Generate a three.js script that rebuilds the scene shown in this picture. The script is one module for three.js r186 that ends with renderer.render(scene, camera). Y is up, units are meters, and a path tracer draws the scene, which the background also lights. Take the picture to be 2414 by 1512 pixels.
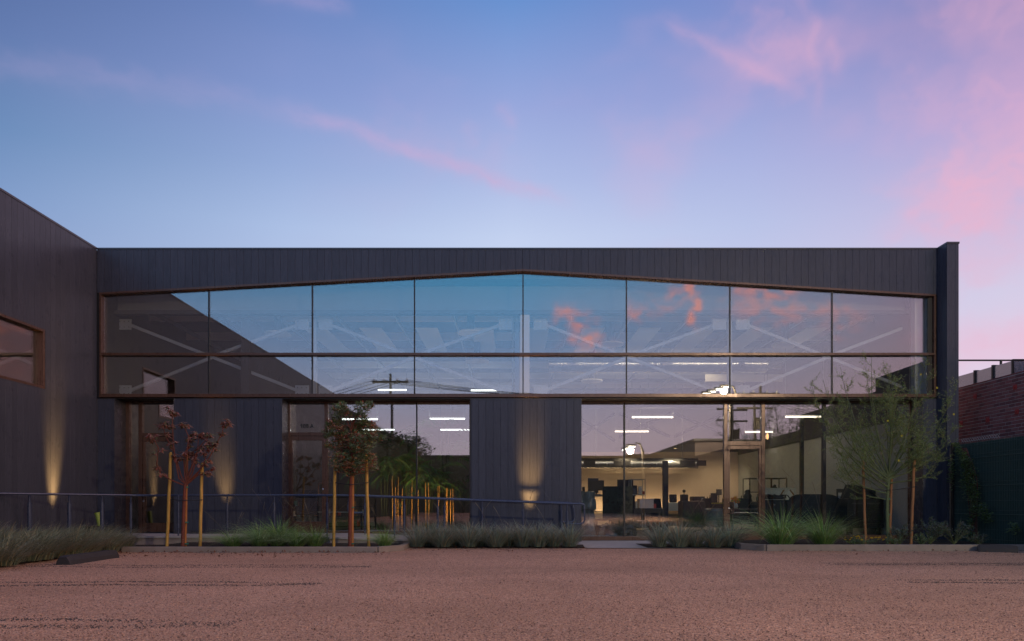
import * as THREE from 'three';
import { mergeGeometries } from 'three/addons/utils/BufferGeometryUtils.js';
import { RoundedBoxGeometry } from 'three/addons/geometries/RoundedBoxGeometry.js';
import { TextGeometry } from 'three/addons/geometries/TextGeometry.js';
import { FontLoader } from 'three/addons/loaders/FontLoader.js';
import { RectAreaLightUniformsLib } from 'three/addons/lights/RectAreaLightUniformsLib.js';

// ------------------------------------------------------------------ camera, exposure
const scene = new THREE.Scene();
const renderer = new THREE.WebGLRenderer({ antialias: true });
renderer.toneMapping = THREE.LinearToneMapping;
renderer.toneMappingExposure = 1.0;
renderer.shadowMap.enabled = true;
RectAreaLightUniformsLib.init();
const CAM_H = 0.87, CAM_Z = 17, FOCAL = 1724;          // metres; focal length on a 2414 x 1512 picture
const camera = new THREE.PerspectiveCamera(2 * Math.atan(756 / FOCAL) * 180 / Math.PI, 2414 / 1512, 0.1, 1500);
camera.position.set(0, CAM_H, CAM_Z);
camera.lookAt(0, CAM_H, 0);
camera.setViewOffset(2414, 1512, 0, -434, 2414, 1512); // a lens shifted upwards: verticals stay vertical
camera.updateProjectionMatrix();

// ------------------------------------------------------------------ numbers and noise
function mulberry(a) { return () => { a = (a + 0x6d2b79f5) | 0; let t = Math.imul(a ^ (a >>> 15), 1 | a); t = (t + Math.imul(t ^ (t >>> 7), 61 | t)) ^ t; return ((t ^ (t >>> 14)) >>> 0) / 4294967296; }; }
const hash2 = (x, y, s = 0) => { let h = (Math.imul(x | 0, 374761393) + Math.imul(y | 0, 668265263) + Math.imul(s, 974711)) | 0; h = Math.imul(h ^ (h >>> 13), 1274126177); return ((h ^ (h >>> 16)) >>> 0) / 4294967296; };
const smooth = (t) => t * t * (3 - 2 * t), clamp = (x, a = 0, b = 1) => Math.min(b, Math.max(a, x)), mixn = (a, b, t) => a + (b - a) * t;
const sstep = (a, b, x) => smooth(clamp((x - a) / (b - a)));
function vnoise(x, y, s = 0, wrap = 0) {
  const xi = Math.floor(x), yi = Math.floor(y), fx = smooth(x - xi), fy = smooth(y - yi);
  const w = (v) => wrap ? ((v % wrap) + wrap) % wrap : v;
  return mixn(mixn(hash2(w(xi), w(yi), s), hash2(w(xi + 1), w(yi), s), fx), mixn(hash2(w(xi), w(yi + 1), s), hash2(w(xi + 1), w(yi + 1), s), fx), fy);
}
function fbm(x, y, oct = 4, s = 0, wrap = 0) { let a = 0.5, v = 0, n = 0; for (let i = 0; i < oct; i++) { v += a * vnoise(x, y, s + i, wrap); n += a; a *= 0.5; x *= 2; y *= 2; wrap *= 2; } return v / n; }
const lin = (c) => { c /= 255; return c <= 0.04045 ? c / 12.92 : Math.pow((c + 0.055) / 1.055, 2.4); };
const srgb = (r, g, b) => [lin(r), lin(g), lin(b)];

// ------------------------------------------------------------------ sky: dusk, clear blue with pink cirrus in front, afterglow behind the camera on the right
// azimuth 0 = straight ahead (-z), positive towards +x; each column: [elevation, linear r, g, b]
const SKY_COLUMNS = [
  [-180, [[0, 1.15, 0.82, 0.9], [6, 1.0, 0.85, 1.08], [9, 0.72, 0.82, 1.2], [12, 0.44, 0.72, 1.25], [17, 0.2, 0.72, 1.3], [25, 0.2, 0.5, 1.0], [45, 0.17, 0.28, 0.6], [90, 0.17, 0.21, 0.44]]],
  [-110, [[0, 0.55, 0.56, 0.74], [10, 0.42, 0.5, 0.74], [20, 0.26, 0.38, 0.66], [35, 0.14, 0.24, 0.5], [90, 0.17, 0.21, 0.44]]],
  [-35, [[0, ...srgb(165, 178, 214)], [14, ...srgb(150, 170, 210)], [19, ...srgb(131, 158, 202)], [23, ...srgb(110, 142, 188)], [28, ...srgb(100, 124, 176)], [33, ...srgb(82, 106, 158)], [60, 0.13, 0.18, 0.42], [90, 0.17, 0.21, 0.44]]],
  [-17, [[0, ...srgb(188, 200, 228)], [15, ...srgb(184, 199, 231)], [20, ...srgb(172, 192, 229)], [24, ...srgb(150, 172, 217)], [28.6, ...srgb(131, 152, 206)], [34, ...srgb(108, 133, 191)], [60, 0.14, 0.2, 0.44], [90, 0.17, 0.21, 0.44]]],
  [0, [[0, ...srgb(210, 214, 235)], [15, ...srgb(205, 215, 240)], [20, ...srgb(196, 210, 240)], [24, ...srgb(174, 189, 230)], [28.6, ...srgb(152, 168, 220)], [34.6, ...srgb(106, 146, 208)], [60, 0.15, 0.22, 0.46], [90, 0.17, 0.21, 0.44]]],
  [18, [[0, ...srgb(220, 212, 232)], [15, ...srgb(204, 206, 234)], [20, ...srgb(186, 196, 232)], [24, ...srgb(171, 180, 225)], [28.6, ...srgb(149, 159, 213)], [34.6, ...srgb(120, 138, 200)], [60, 0.16, 0.21, 0.45], [90, 0.17, 0.21, 0.44]]],
  [35, [[0, ...srgb(232, 208, 224)], [10, ...srgb(226, 206, 228)], [14, ...srgb(210, 206, 232)], [19, ...srgb(196, 186, 222)], [24, ...srgb(174, 163, 212)], [30, ...srgb(136, 136, 190)], [60, 0.2, 0.22, 0.44], [90, 0.17, 0.21, 0.44]]],
  [95, [[0, 0.85, 0.54, 0.54], [10, 0.7, 0.5, 0.56], [20, 0.58, 0.48, 0.62], [38, 0.42, 0.38, 0.58], [90, 0.17, 0.21, 0.44]]],
  [140, [[0, 1.05, 0.44, 0.34], [8, 0.86, 0.37, 0.34], [14, 0.7, 0.38, 0.43], [22, 0.5, 0.42, 0.62], [40, 0.3, 0.33, 0.58], [90, 0.17, 0.21, 0.44]]],
  [158, [[0, 1.05, 0.68, 0.7], [8, 0.86, 0.68, 0.84], [13, 0.64, 0.68, 0.98], [20, 0.38, 0.64, 1.05], [40, 0.22, 0.3, 0.6], [90, 0.17, 0.21, 0.44]]],
  [180, [[0, 1.15, 0.82, 0.9], [6, 1.0, 0.85, 1.08], [9, 0.72, 0.82, 1.2], [12, 0.44, 0.72, 1.25], [17, 0.2, 0.72, 1.3], [25, 0.2, 0.5, 1.0], [45, 0.17, 0.28, 0.6], [90, 0.17, 0.21, 0.44]]],
];
function columnAt(col, el, out) {
  let i = 0; while (i < col.length - 2 && el > col[i + 1][0]) i++;
  const t = clamp((el - col[i][0]) / (col[i + 1][0] - col[i][0]));
  for (let c = 0; c < 3; c++) out[c] = mixn(col[i][c + 1], col[i + 1][c + 1], t);
}
// pink cirrus: lines in (azimuth, elevation), half width in degrees, strength
const CIRRUS = [
  { p: [[-60, 25], [-35, 26.3], [-30, 26.9], [-23, 27.5], [-18, 27.3], [-12, 26.8]], w: 0.75, s: 0.27 },
  { p: [[-19, 27.4], [-12, 26.7], [-9, 25.8], [-3.6, 24.6], [2.8, 22.9], [6, 22.2]], w: 0.5, s: 0.8 },
  { p: [[-12, 28.2], [-9, 26.8], [-4, 25.4], [2, 24.2]], w: 1.5, s: 0.3 },
  { p: [[-20, 33.4], [-14, 33.7], [-11.7, 33.2]], w: 0.45, s: 0.4 },
  { p: [[10.6, 33.5], [14.1, 31.9], [17.2, 30.0], [19.9, 28.7], [21.9, 27.3]], w: 0.45, s: 0.5 },
  { p: [[17, 34], [19.5, 31.5], [21.5, 29.5], [22.4, 26.8]], w: 2.6, s: 0.42 },
  { p: [[20.4, 34.5], [22.6, 31.4], [22.2, 30.1], [22.9, 27.9], [22.6, 25.2]], w: 0.4, s: 0.27 },
  { p: [[23.4, 30.4], [24.0, 29.3], [23.7, 28.2]], w: 0.4, s: 0.34 },
  { p: [[-3.8, 27.6], [-2.5, 26.1]], w: 0.5, s: 0.3 }, { p: [[-1.3, 28.9], [0.4, 27.1]], w: 0.45, s: 0.4 },
  { p: [[6, 27.3], [10, 26.4], [15, 25.2]], w: 1.6, s: 0.22 },
  { p: [[27.5, 17.6], [30, 18.8], [33, 20.3], [38, 22], [46, 24]], w: 3.2, s: 1.1 },
  { p: [[25, 27], [30, 25.6], [38, 24.6], [48, 23]], w: 2.2, s: 0.5 },
  { p: [[29, 34], [33, 30], [38, 27]], w: 2.6, s: 0.45 },
  { p: [[24, 10.2], [31, 10.3], [38, 10.8], [50, 11]], w: 1.3, s: 0.75 },
  { p: [[28, 14.8], [34, 15.4], [44, 16.5]], w: 1.5, s: 0.5 },
];
const GLOW = [   // sunset-lit wisps behind the camera, seen mirrored in the glass
  { p: [[177.5, 14.9], [175.6, 14.6], [174.0, 13.6], [172.6, 12.9]], w: 0.7, s: 0.62 },
  { p: [[176.2, 12.6], [174.4, 12.2], [172.8, 12.6]], w: 0.85, s: 0.6 },
  { p: [[171, 13.8], [169.4, 14.8], [167.6, 15.2], [166.3, 15.7], [165.6, 16.4]], w: 0.7, s: 0.5 },
  { p: [[165.6, 16.9], [166.2, 15.6], [165.5, 14.6], [166.0, 13.6], [165.4, 12.9]], w: 0.3, s: 0.95 },
  { p: [[163.2, 16.3], [161.6, 15.6], [160.2, 15.3], [158.5, 14.9]], w: 0.7, s: 0.6 },
  { p: [[164, 14.2], [161, 14.2], [158, 13.6], [154, 13.0]], w: 0.9, s: 0.35 },
  { p: [[150, 13], [143, 11], [135, 10], [125, 10.5]], w: 1.8, s: 0.6 },
];
function strandAt(list, az, el, wild = 1) {
  let total = 0;
  for (const c of list) {
    if (!c.box) { const a = c.p.map((q) => q[0]), e = c.p.map((q) => q[1]), m = c.w * 3.2; c.box = [Math.min(...a) - m, Math.max(...a) + m, Math.min(...e) - m, Math.max(...e) + m]; }
    if (az < c.box[0] || az > c.box[1] || el < c.box[2] || el > c.box[3]) continue;
    const wx = az + (fbm(az * 0.7, el * 0.9, 5, 11) - 0.5) * c.w * 1.5 * wild, wy = el + (fbm(az * 0.7 + 9, el * 0.9, 5, 23) - 0.5) * c.w * 1.5 * wild;
    let best = 1e9, along = 0, run = 0;
    for (let i = 0; i < c.p.length - 1; i++) {
      const [ax, ay] = c.p[i], [bx, by] = c.p[i + 1], dx = bx - ax, dy = by - ay, l2 = dx * dx + dy * dy, t = clamp(((wx - ax) * dx + (wy - ay) * dy) / l2);
      const d = Math.hypot(wx - ax - dx * t, wy - ay - dy * t);
      if (d < best) { best = d; along = run + t * Math.sqrt(l2); }
      run += Math.sqrt(l2);
    }
    const ends = sstep(0, run * 0.22 + c.w * 0.6, along + c.w * 0.3) * sstep(0, run * 0.22 + c.w * 0.6, run - along + c.w * 0.3);
    const fibre = wild > 1 ? 1.5 * sstep(0.28, 0.8, fbm(az * 1.5 + el * 0.6, el * 2.2 - az * 0.5, 5, 37)) : 0.45 + 0.95 * fbm(along * 0.9, best * 3.2 / c.w, 4, 37);
    total += c.s * Math.exp(-(best / c.w) * (best / c.w)) * fibre * ends;
  }
  return Math.min(total, 1.25);
}
{
  const W = 3072, H = 1536, data = new Float32Array(W * H * 4), a = [0, 0, 0], b = [0, 0, 0];
  for (let j = 0; j < H; j++) {
    const el = ((j + 0.5) / H - 0.5) * 180;
    for (let i = 0; i < W; i++) {
      const phi = ((i + 0.5) / W - 0.5) * 2 * Math.PI;              // atan2(z, x)
      let az = Math.atan2(Math.cos(phi), -Math.sin(phi)) * 180 / Math.PI;
      let k = 0; while (k < SKY_COLUMNS.length - 2 && az > SKY_COLUMNS[k + 1][0]) k++;
      const t = clamp((az - SKY_COLUMNS[k][0]) / (SKY_COLUMNS[k + 1][0] - SKY_COLUMNS[k][0])), e = Math.max(el, 0);
      columnAt(SKY_COLUMNS[k][1], e, a); columnAt(SKY_COLUMNS[k + 1][1], e, b);
      let r = mixn(a[0], b[0], t), g = mixn(a[1], b[1], t), bl = mixn(a[2], b[2], t);
      if (el > 0 && el < 55) {
        if (Math.abs(az) < 70) {
          const haze = sstep(0.48, 0.85, fbm(az * 0.10 + 3, el * 0.2, 4, 71)) * 0.24 * sstep(-30, 20, az);
          const s = clamp(strandAt(CIRRUS, az, el) * 0.5 + haze), warm = sstep(-20, 34, az);
          r = mixn(r, mixn(lin(194), lin(238), warm), s); g = mixn(g, mixn(lin(172), lin(180), warm), s); bl = mixn(bl, mixn(lin(214), lin(204), warm), s);
        } else if (az > 110 || az < -150) {
          const q = az < 0 ? az + 360 : az, s = strandAt(GLOW, q, el, 2.2), v = sstep(0.45, 0.9, fbm(q * 0.16, el * 0.35, 4, 91)) * 0.4 * sstep(182, 150, q);
          const w = clamp(s) * 0.82; r = mixn(r, 2.0, w) + v * 0.3; g = mixn(g, 0.74, w); bl = mixn(bl, 0.6, w);
        }
      }
      const o = (j * W + i) * 4; data[o] = r; data[o + 1] = g; data[o + 2] = bl; data[o + 3] = 1;
    }
  }
  const sky = new THREE.DataTexture(data, W, H, THREE.RGBAFormat, THREE.FloatType);
  sky.mapping = THREE.EquirectangularReflectionMapping; sky.magFilter = THREE.LinearFilter; sky.needsUpdate = true;
  scene.background = sky; scene.environment = sky;
}
// the last, very soft glow of the sun that has set on the right
const sun = new THREE.DirectionalLight(new THREE.Color(1.0, 0.56, 0.4), 0.8);
sun.position.set(60, 50, 6); sun.target.position.set(0, 0, 4); sun.castShadow = true; sun.shadow.radius = 75;
Object.assign(sun.shadow.camera, { left: -30, right: 30, top: 20, bottom: -20, near: 1, far: 200 });
scene.add(sun, sun.target);

// ------------------------------------------------------------------ naming
const taken = new Map();
function numbered(name) { const n = taken.get(name) ?? 0; taken.set(name, n + 1); return n ? name + '_' + String(n).padStart(3, '0') : name; }
function tag(o, label, category, group) { o.userData.label = label; o.userData.category = category; if (group) o.userData.group = group; return o; }
function shadows(o) { o.castShadow = o.receiveShadow = true; return o; }
function thing(name, label, category, pos = [0, 0, 0], turn = 0, group) { const o = new THREE.Group(); o.name = numbered(name); o.position.set(...pos); o.rotation.y = turn; scene.add(o); return tag(o, label, category, group); }
function part(name, geo, mat, parent) { const m = shadows(new THREE.Mesh(Array.isArray(geo) ? join(geo) : geo, mat)); m.name = name; parent.add(m); return m; }
function solo(name, geo, mat, label, category, pos = [0, 0, 0], turn = 0, group) { const m = part(numbered(name), geo, mat, scene); m.position.set(...pos); m.rotation.y = turn; return tag(m, label, category, group); }
function struct(name, geo, mat, label) { const m = part(numbered(name), geo, mat, scene); m.userData.kind = 'structure'; if (label) m.userData.label = label; return m; }
function copyOf(o, name, label, pos, turn = 0, scale = 1) { const c = o.clone(); c.name = numbered(name); c.userData = { ...o.userData }; if (label) c.userData.label = label; c.position.set(...pos); c.rotation.y = turn; if (Array.isArray(scale)) c.scale.set(...scale); else c.scale.setScalar(scale); scene.add(c); return c; }
const ORD = ['first', 'second', 'third', 'fourth', 'fifth', 'sixth', 'seventh', 'eighth', 'ninth', 'tenth', 'eleventh', 'twelfth'];
// a point of the place from where it is seen: picture column and row (2414 x 1512) and its distance north of the facade plane
const X = (px, z = 0) => (px - 1207) * (CAM_Z - z) / FOCAL, Y = (py, z = 0) => CAM_H + (1190 - py) * (CAM_Z - z) / FOCAL;

// ------------------------------------------------------------------ shapes
function join(list) { const l = list.map((g) => { const h = g.index ? g.toNonIndexed() : g; const keep = ['position', 'normal', 'uv', 'color']; for (const k of Object.keys(h.attributes)) if (!keep.includes(k)) h.deleteAttribute(k); return h; }); const col = l.some((g) => g.attributes.color); if (!col) l.forEach((g) => g.deleteAttribute('color')); return mergeGeometries(l); }
const T = (g, x, y, z, rx = 0, ry = 0, rz = 0) => { if (rx) g.rotateX(rx); if (ry) g.rotateY(ry); if (rz) g.rotateZ(rz); return g.translate(x, y, z); };
class MB {   // collects triangles; flat normals unless given
  constructor() { this.p = []; this.u = []; this.c = []; this.n = []; }
  tri(a, b, c, col, ua, ub, uc) { this.p.push(...a, ...b, ...c); if (col) this.c.push(...col, ...col, ...col); this.u.push(...(ua || [a[0], a[1]]), ...(ub || [b[0], b[1]]), ...(uc || [c[0], c[1]])); }
  quad(a, b, c, d, col) { this.tri(a, b, c, col); this.tri(a, c, d, col); }
  geo() { const g = new THREE.BufferGeometry(); g.setAttribute('position', new THREE.Float32BufferAttribute(this.p, 3)); g.setAttribute('uv', new THREE.Float32BufferAttribute(this.u, 2)); if (this.c.length) g.setAttribute('color', new THREE.Float32BufferAttribute(this.c, 3)); g.computeVertexNormals(); return g; }
}
// a plate: polygon (counter-clockwise in x, y) from z0 up to z1, with its front edge chamfered by c
function plate(pts, z0, z1, c = 0.004, back = false) {
  const n = pts.length, inner = [], m = new MB();
  for (let i = 0; i < n; i++) {
    const [px, py] = pts[i], [ax, ay] = pts[(i + n - 1) % n], [bx, by] = pts[(i + 1) % n];
    let e1 = [px - ax, py - ay], e2 = [bx - px, by - py]; const l1 = Math.hypot(...e1), l2 = Math.hypot(...e2);
    const n1 = [-e1[1] / l1, e1[0] / l1], n2 = [-e2[1] / l2, e2[0] / l2], k = c / Math.max(0.3, 1 + n1[0] * n2[0] + n1[1] * n2[1]);
    inner.push([px + (n1[0] + n2[0]) * k, py + (n1[1] + n2[1]) * k]);
  }
  for (let i = 1; i < n - 1; i++) m.tri([...inner[0], z1], [...inner[i], z1], [...inner[i + 1], z1]);
  if (back) for (let i = 1; i < n - 1; i++) m.tri([...pts[0], z0], [...pts[i + 1], z0], [...pts[i], z0]);
  for (let i = 0; i < n; i++) {
    const j = (i + 1) % n;
    m.quad([...pts[i], z1 - c], [...pts[j], z1 - c], [...inner[j], z1], [...inner[i], z1]);
    m.quad([...pts[i], z0], [...pts[j], z0], [...pts[j], z1 - c], [...pts[i], z1 - c]);
  }
  return m.geo();
}
function box(x0, x1, y0, y1, z0, z1, c = 0.003) {
  const w = Math.abs(x1 - x0), h = Math.abs(y1 - y0), d = Math.abs(z1 - z0), r = Math.min(c, w * 0.45, h * 0.45, d * 0.45);
  const g = r > 0.0005 ? new RoundedBoxGeometry(w, h, d, 1, r) : new THREE.BoxGeometry(w, h, d);
  g.translate((x0 + x1) / 2, (y0 + y1) / 2, (z0 + z1) / 2);
  return uvMetres(g);
}
function uvMetres(g) { g = g.index ? g.toNonIndexed() : g; const p = g.attributes.position, n = g.attributes.normal, u = []; for (let i = 0; i < p.count; i++) { const ax = Math.abs(n.getX(i)), ay = Math.abs(n.getY(i)), az = Math.abs(n.getZ(i)); if (az >= ax && az >= ay) u.push(p.getX(i), p.getY(i)); else if (ax >= ay) u.push(p.getZ(i), p.getY(i)); else u.push(p.getX(i), p.getZ(i)); } g.setAttribute('uv', new THREE.Float32BufferAttribute(u, 2)); return g; }
// round bar through points, with a radius at each point
function limb(pts, radii, sides = 7, col) {
  const P = pts.map((p) => new THREE.Vector3(...p)), pos = [], nor = [], uv = [], idx = [], cl = []; let up = new THREE.Vector3(0.31, 0.2, 0.93), len = 0;
  for (let i = 0; i < P.length; i++) {
    const d = P[Math.min(i + 1, P.length - 1)].clone().sub(P[Math.max(i - 1, 0)]).normalize();
    let s = new THREE.Vector3().crossVectors(d, up); if (s.lengthSq() < 1e-4) s.crossVectors(d, new THREE.Vector3(1, 0, 0)); s.normalize(); const t = new THREE.Vector3().crossVectors(s, d).normalize(); up = t;
    if (i) len += P[i].distanceTo(P[i - 1]);
    const r = Array.isArray(radii) ? radii[Math.min(i, radii.length - 1)] : radii;
    for (let k = 0; k <= sides; k++) { const a = k / sides * 2 * Math.PI, n = s.clone().multiplyScalar(Math.cos(a)).addScaledVector(t, Math.sin(a)); pos.push(P[i].x + n.x * r, P[i].y + n.y * r, P[i].z + n.z * r); nor.push(n.x, n.y, n.z); uv.push(k / sides * 2 * Math.PI * r, len); if (col) cl.push(...col); }
  }
  const w = sides + 1; for (let i = 0; i < P.length - 1; i++) for (let k = 0; k < sides; k++) { const a = i * w + k, b = a + w; idx.push(a, b, a + 1, a + 1, b, b + 1); }
  for (const [i, s] of [[0, 1], [P.length - 1, -1]]) { const c = pos.length / 3, d = P[Math.min(i + 1, P.length - 1)].clone().sub(P[Math.max(i - 1, 0)]).normalize().multiplyScalar(-s); pos.push(P[i].x, P[i].y, P[i].z); nor.push(d.x, d.y, d.z); uv.push(0, 0); if (col) cl.push(...col); for (let k = 0; k < sides; k++) s > 0 ? idx.push(c, i * w + k, i * w + k + 1) : idx.push(c, i * w + k + 1, i * w + k); }
  const g = new THREE.BufferGeometry(); g.setAttribute('position', new THREE.Float32BufferAttribute(pos, 3)); g.setAttribute('normal', new THREE.Float32BufferAttribute(nor, 3)); g.setAttribute('uv', new THREE.Float32BufferAttribute(uv, 2)); if (col) g.setAttribute('color', new THREE.Float32BufferAttribute(cl, 3)); g.setIndex(idx); return g.toNonIndexed();
}
function bent(pts, r, sides = 8, n = 6) { const c = new THREE.CatmullRomCurve3(pts.map((p) => new THREE.Vector3(...p)), false, 'centripetal'); return limb(c.getPoints((pts.length - 1) * n).map((v) => v.toArray()), r, sides); }
const bar = (a, b, r, sides = 7) => limb([a, b], r, sides);
const cyl = (r0, r1, h, x, y, z, seg = 16) => new THREE.CylinderGeometry(r1, r0, h, seg).translate(x, y + h / 2, z);
const lathe = (prof, seg = 20) => new THREE.LatheGeometry(prof.map((p) => new THREE.Vector2(...p)), seg);
const PI = Math.PI;

// ------------------------------------------------------------------ computed textures
function texture(w, h, f, { colour = false, rep = 1 } = {}) {
  const d = new Uint8Array(w * h * 4), o = [0, 0, 0];
  for (let j = 0; j < h; j++) for (let i = 0; i < w; i++) { f(i, j, o); const k = (j * w + i) * 4; for (let c = 0; c < 3; c++) d[k + c] = clamp(o[c], 0, 1) * 255; d[k + 3] = 255; }
  const t = new THREE.DataTexture(d, w, h); t.wrapS = t.wrapT = THREE.RepeatWrapping; t.magFilter = THREE.LinearFilter; t.repeat.set(1 / rep, 1 / rep); if (colour) t.colorSpace = THREE.SRGBColorSpace; t.needsUpdate = true; return t;
}
// small stones packed side by side: each cell of a jittered grid is a stone with its own tone
function stones(N, cells, seed, tones, rep) {
  const rnd = mulberry(seed), pts = [];
  for (let j = 0; j < cells; j++) for (let i = 0; i < cells; i++) pts.push([i + 0.5 + (rnd() - 0.5) * 0.9, j + 0.5 + (rnd() - 0.5) * 0.9, rnd(), rnd()]);
  const col = new Uint8Array(N * N * 4), hei = new Uint8Array(N * N * 4);
  for (let y = 0; y < N; y++) for (let x = 0; x < N; x++) {
    const u = x / N * cells, v = y / N * cells, ci = Math.floor(u), cj = Math.floor(v); let d1 = 9, d2 = 9, best = null;
    for (let dj = -1; dj <= 1; dj++) for (let di = -1; di <= 1; di++) { const ii = (ci + di + cells) % cells, jj = (cj + dj + cells) % cells, p = pts[jj * cells + ii], dx = p[0] + (ci + di - ii) - u, dy = p[1] + (cj + dj - jj) - v, d = Math.hypot(dx, dy) * (0.8 + 0.4 * p[3]); if (d < d1) { d2 = d1; d1 = d; best = p; } else if (d < d2) d2 = d; }
    const edge = clamp((d2 - d1) * 2.6), tn = tones(best[2], best[3]), gr = 0.9 + 0.2 * hash2(x, y, seed), k = (y * N + x) * 4;
    for (let c = 0; c < 3; c++) col[k + c] = clamp(tn[c] / 255 * gr) * 255; col[k + 3] = 255;
    const hh = (Math.sqrt(edge) * (0.55 + 0.45 * best[3])) * 255; hei[k] = hei[k + 1] = hei[k + 2] = hh; hei[k + 3] = 255;
  }
  const mk = (d, c) => { const t = new THREE.DataTexture(d, N, N); t.wrapS = t.wrapT = THREE.RepeatWrapping; t.magFilter = THREE.LinearFilter; t.repeat.set(1 / rep, 1 / rep); if (c) t.colorSpace = THREE.SRGBColorSpace; t.needsUpdate = true; return t; };
  return [mk(col, true), mk(hei, false)];
}
const std = (color, roughness = 0.6, metalness = 0, more = {}) => { const { rgb, ...rest } = more; return new THREE.MeshStandardMaterial({ color: Array.isArray(color) ? new THREE.Color(...color) : color, roughness, metalness, ...rest }); };
const phys = (color, roughness, metalness, more) => new THREE.MeshPhysicalMaterial({ color: new THREE.Color(...color), roughness, metalness, ...more });
const M = {};
{
  const grain = texture(512, 512, (i, j, o) => { const v = 0.62 + 0.38 * fbm(i / 8, j / 128, 4, 3, 64) + (hash2(i, j, 5) - 0.5) * 0.06; o[0] = o[1] = o[2] = v; }, { rep: 0.9 });
  const sheen = texture(512, 512, (i, j, o) => { const v = 0.72 + 0.42 * (fbm(i / 64, j / 64, 5, 8, 8) - 0.5) + (fbm(i / 4, j / 128, 2, 9, 128) - 0.5) * 0.25; o[0] = o[1] = o[2] = v; }, { rep: 1.3 });
  const ripple = texture(512, 512, (i, j, o) => { o[0] = o[1] = o[2] = fbm(i / 128, j / 256, 3, 18, 4) * 0.9 + hash2(i, j, 4) * 0.1; }, { rep: 1.7 });
  M.clad = [0, 1, 2, 3].map((k) => phys([0.064 * (0.95 + 0.035 * k), 0.07 * (0.95 + 0.035 * k), 0.094 * (0.95 + 0.035 * k)], 0.46, 0.0, { map: grain, roughnessMap: sheen, bumpMap: ripple, bumpScale: 0.0012, specularIntensity: 0.4 }));
  M.cladBack = std([0.012, 0.012, 0.014], 0.8);
  M.cap = std([0.055, 0.055, 0.065], 0.4, 0.2, { roughnessMap: sheen });
  M.bronze = std([0.125, 0.066, 0.044], 0.42, 0.25, { roughnessMap: sheen, map: grain });
  M.black = std([0.012, 0.011, 0.011], 0.45);
  M.rail = std([0.06, 0.072, 0.115], 0.36, 0.2, { roughnessMap: sheen });
  const conc = texture(512, 512, (i, j, o) => { const v = 0.8 + 0.35 * (fbm(i / 64, j / 64, 6, 40, 8) - 0.5) + (hash2(i, j, 41) - 0.5) * 0.09 - (hash2(i >> 1, j >> 1, 44) > 0.992 ? 0.18 : 0); o[0] = v; o[1] = v * 0.985; o[2] = v * 0.96; }, { rep: 1.1 });
  const concB = texture(256, 256, (i, j, o) => { o[0] = o[1] = o[2] = fbm(i / 16, j / 16, 4, 50, 16) * 0.7 + hash2(i, j, 51) * 0.3; }, { rep: 0.4 });
  M.concrete = std([0.30, 0.25, 0.22], 0.88, 0, { map: conc, bumpMap: concB, bumpScale: 0.003 });
  M.slab = std([0.42, 0.40, 0.39], 0.8, 0, { map: conc, bumpMap: concB, bumpScale: 0.002 });
  M.soil = std([0.028, 0.02, 0.015], 0.95, 0, { map: conc, bumpMap: concB, bumpScale: 0.03 });
  const waveData = new Float32Array(256 * 256 * 4); for (let j = 0; j < 256; j++) for (let i = 0; i < 256; i++) waveData.fill(fbm(i / 64, j / 64, 2, 120, 4), (j * 256 + i) * 4, (j * 256 + i) * 4 + 4);
  const wave = new THREE.DataTexture(waveData, 256, 256, THREE.RGBAFormat, THREE.FloatType); wave.wrapS = wave.wrapT = THREE.RepeatWrapping; wave.magFilter = THREE.LinearFilter; wave.repeat.set(1 / 2.6, 1 / 2.6); wave.needsUpdate = true;   // rolled waviness of the panes
  M.glass = new THREE.MeshPhysicalMaterial({ color: new THREE.Color(0.98, 0.985, 0.975), roughness: 0, metalness: 0, transmission: 1, thickness: 0, ior: 2.35, bumpMap: wave, bumpScale: 0.00045 });
  M.glassClear = new THREE.MeshPhysicalMaterial({ color: 0xffffff, roughness: 0.02, transmission: 1, thickness: 0, ior: 1.5 });
  M.white = std([0.72, 0.70, 0.66], 0.8); M.steelWhite = std([0.28, 0.3, 0.31], 0.5); M.deck = std([0.07, 0.07, 0.075], 0.7); M.floorIn = std([0.12, 0.11, 0.1], 0.35, 0, { map: conc });
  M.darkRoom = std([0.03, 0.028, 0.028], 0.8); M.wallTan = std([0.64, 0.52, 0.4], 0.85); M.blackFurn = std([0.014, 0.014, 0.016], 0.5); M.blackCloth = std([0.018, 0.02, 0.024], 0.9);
  M.galv = std([0.55, 0.57, 0.6], 0.32, 0.85, { roughnessMap: sheen, bumpMap: ripple, bumpScale: 0.01 });
  M.rubber = std([0.03, 0.028, 0.032], 0.75, 0, { bumpMap: concB, bumpScale: 0.004, map: conc });
  const wood = texture(128, 512, (i, j, o) => { const g = fbm(i / 4 + fbm(i / 32, j / 128, 2, 62, 4) * 4, j / 128, 4, 60, 32), kn = sstep(0.78, 0.9, fbm(i / 16, j / 32, 2, 66, 8)); const v = 0.66 + 0.5 * (g - 0.3) - kn * 0.5; o[0] = v; o[1] = v * 0.97; o[2] = v * 0.9; }, { rep: 0.5 });
  M.stake = std([0.64, 0.38, 0.09], 0.75, 0, { map: wood, bumpMap: wood, bumpScale: 0.002 }); M.stakeBrown = std([0.36, 0.17, 0.075], 0.75, 0, { map: wood, bumpMap: wood, bumpScale: 0.002 }); M.stakeOrange = std([0.5, 0.2, 0.06], 0.75, 0, { map: wood, bumpMap: wood, bumpScale: 0.002 });
  M.barkRed = std([0.2, 0.05, 0.03], 0.8, 0, { map: wood, bumpMap: wood, bumpScale: 0.004 }); M.barkGreen = std([0.12, 0.16, 0.07], 0.7, 0, { map: wood, bumpMap: wood, bumpScale: 0.002 });
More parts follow.
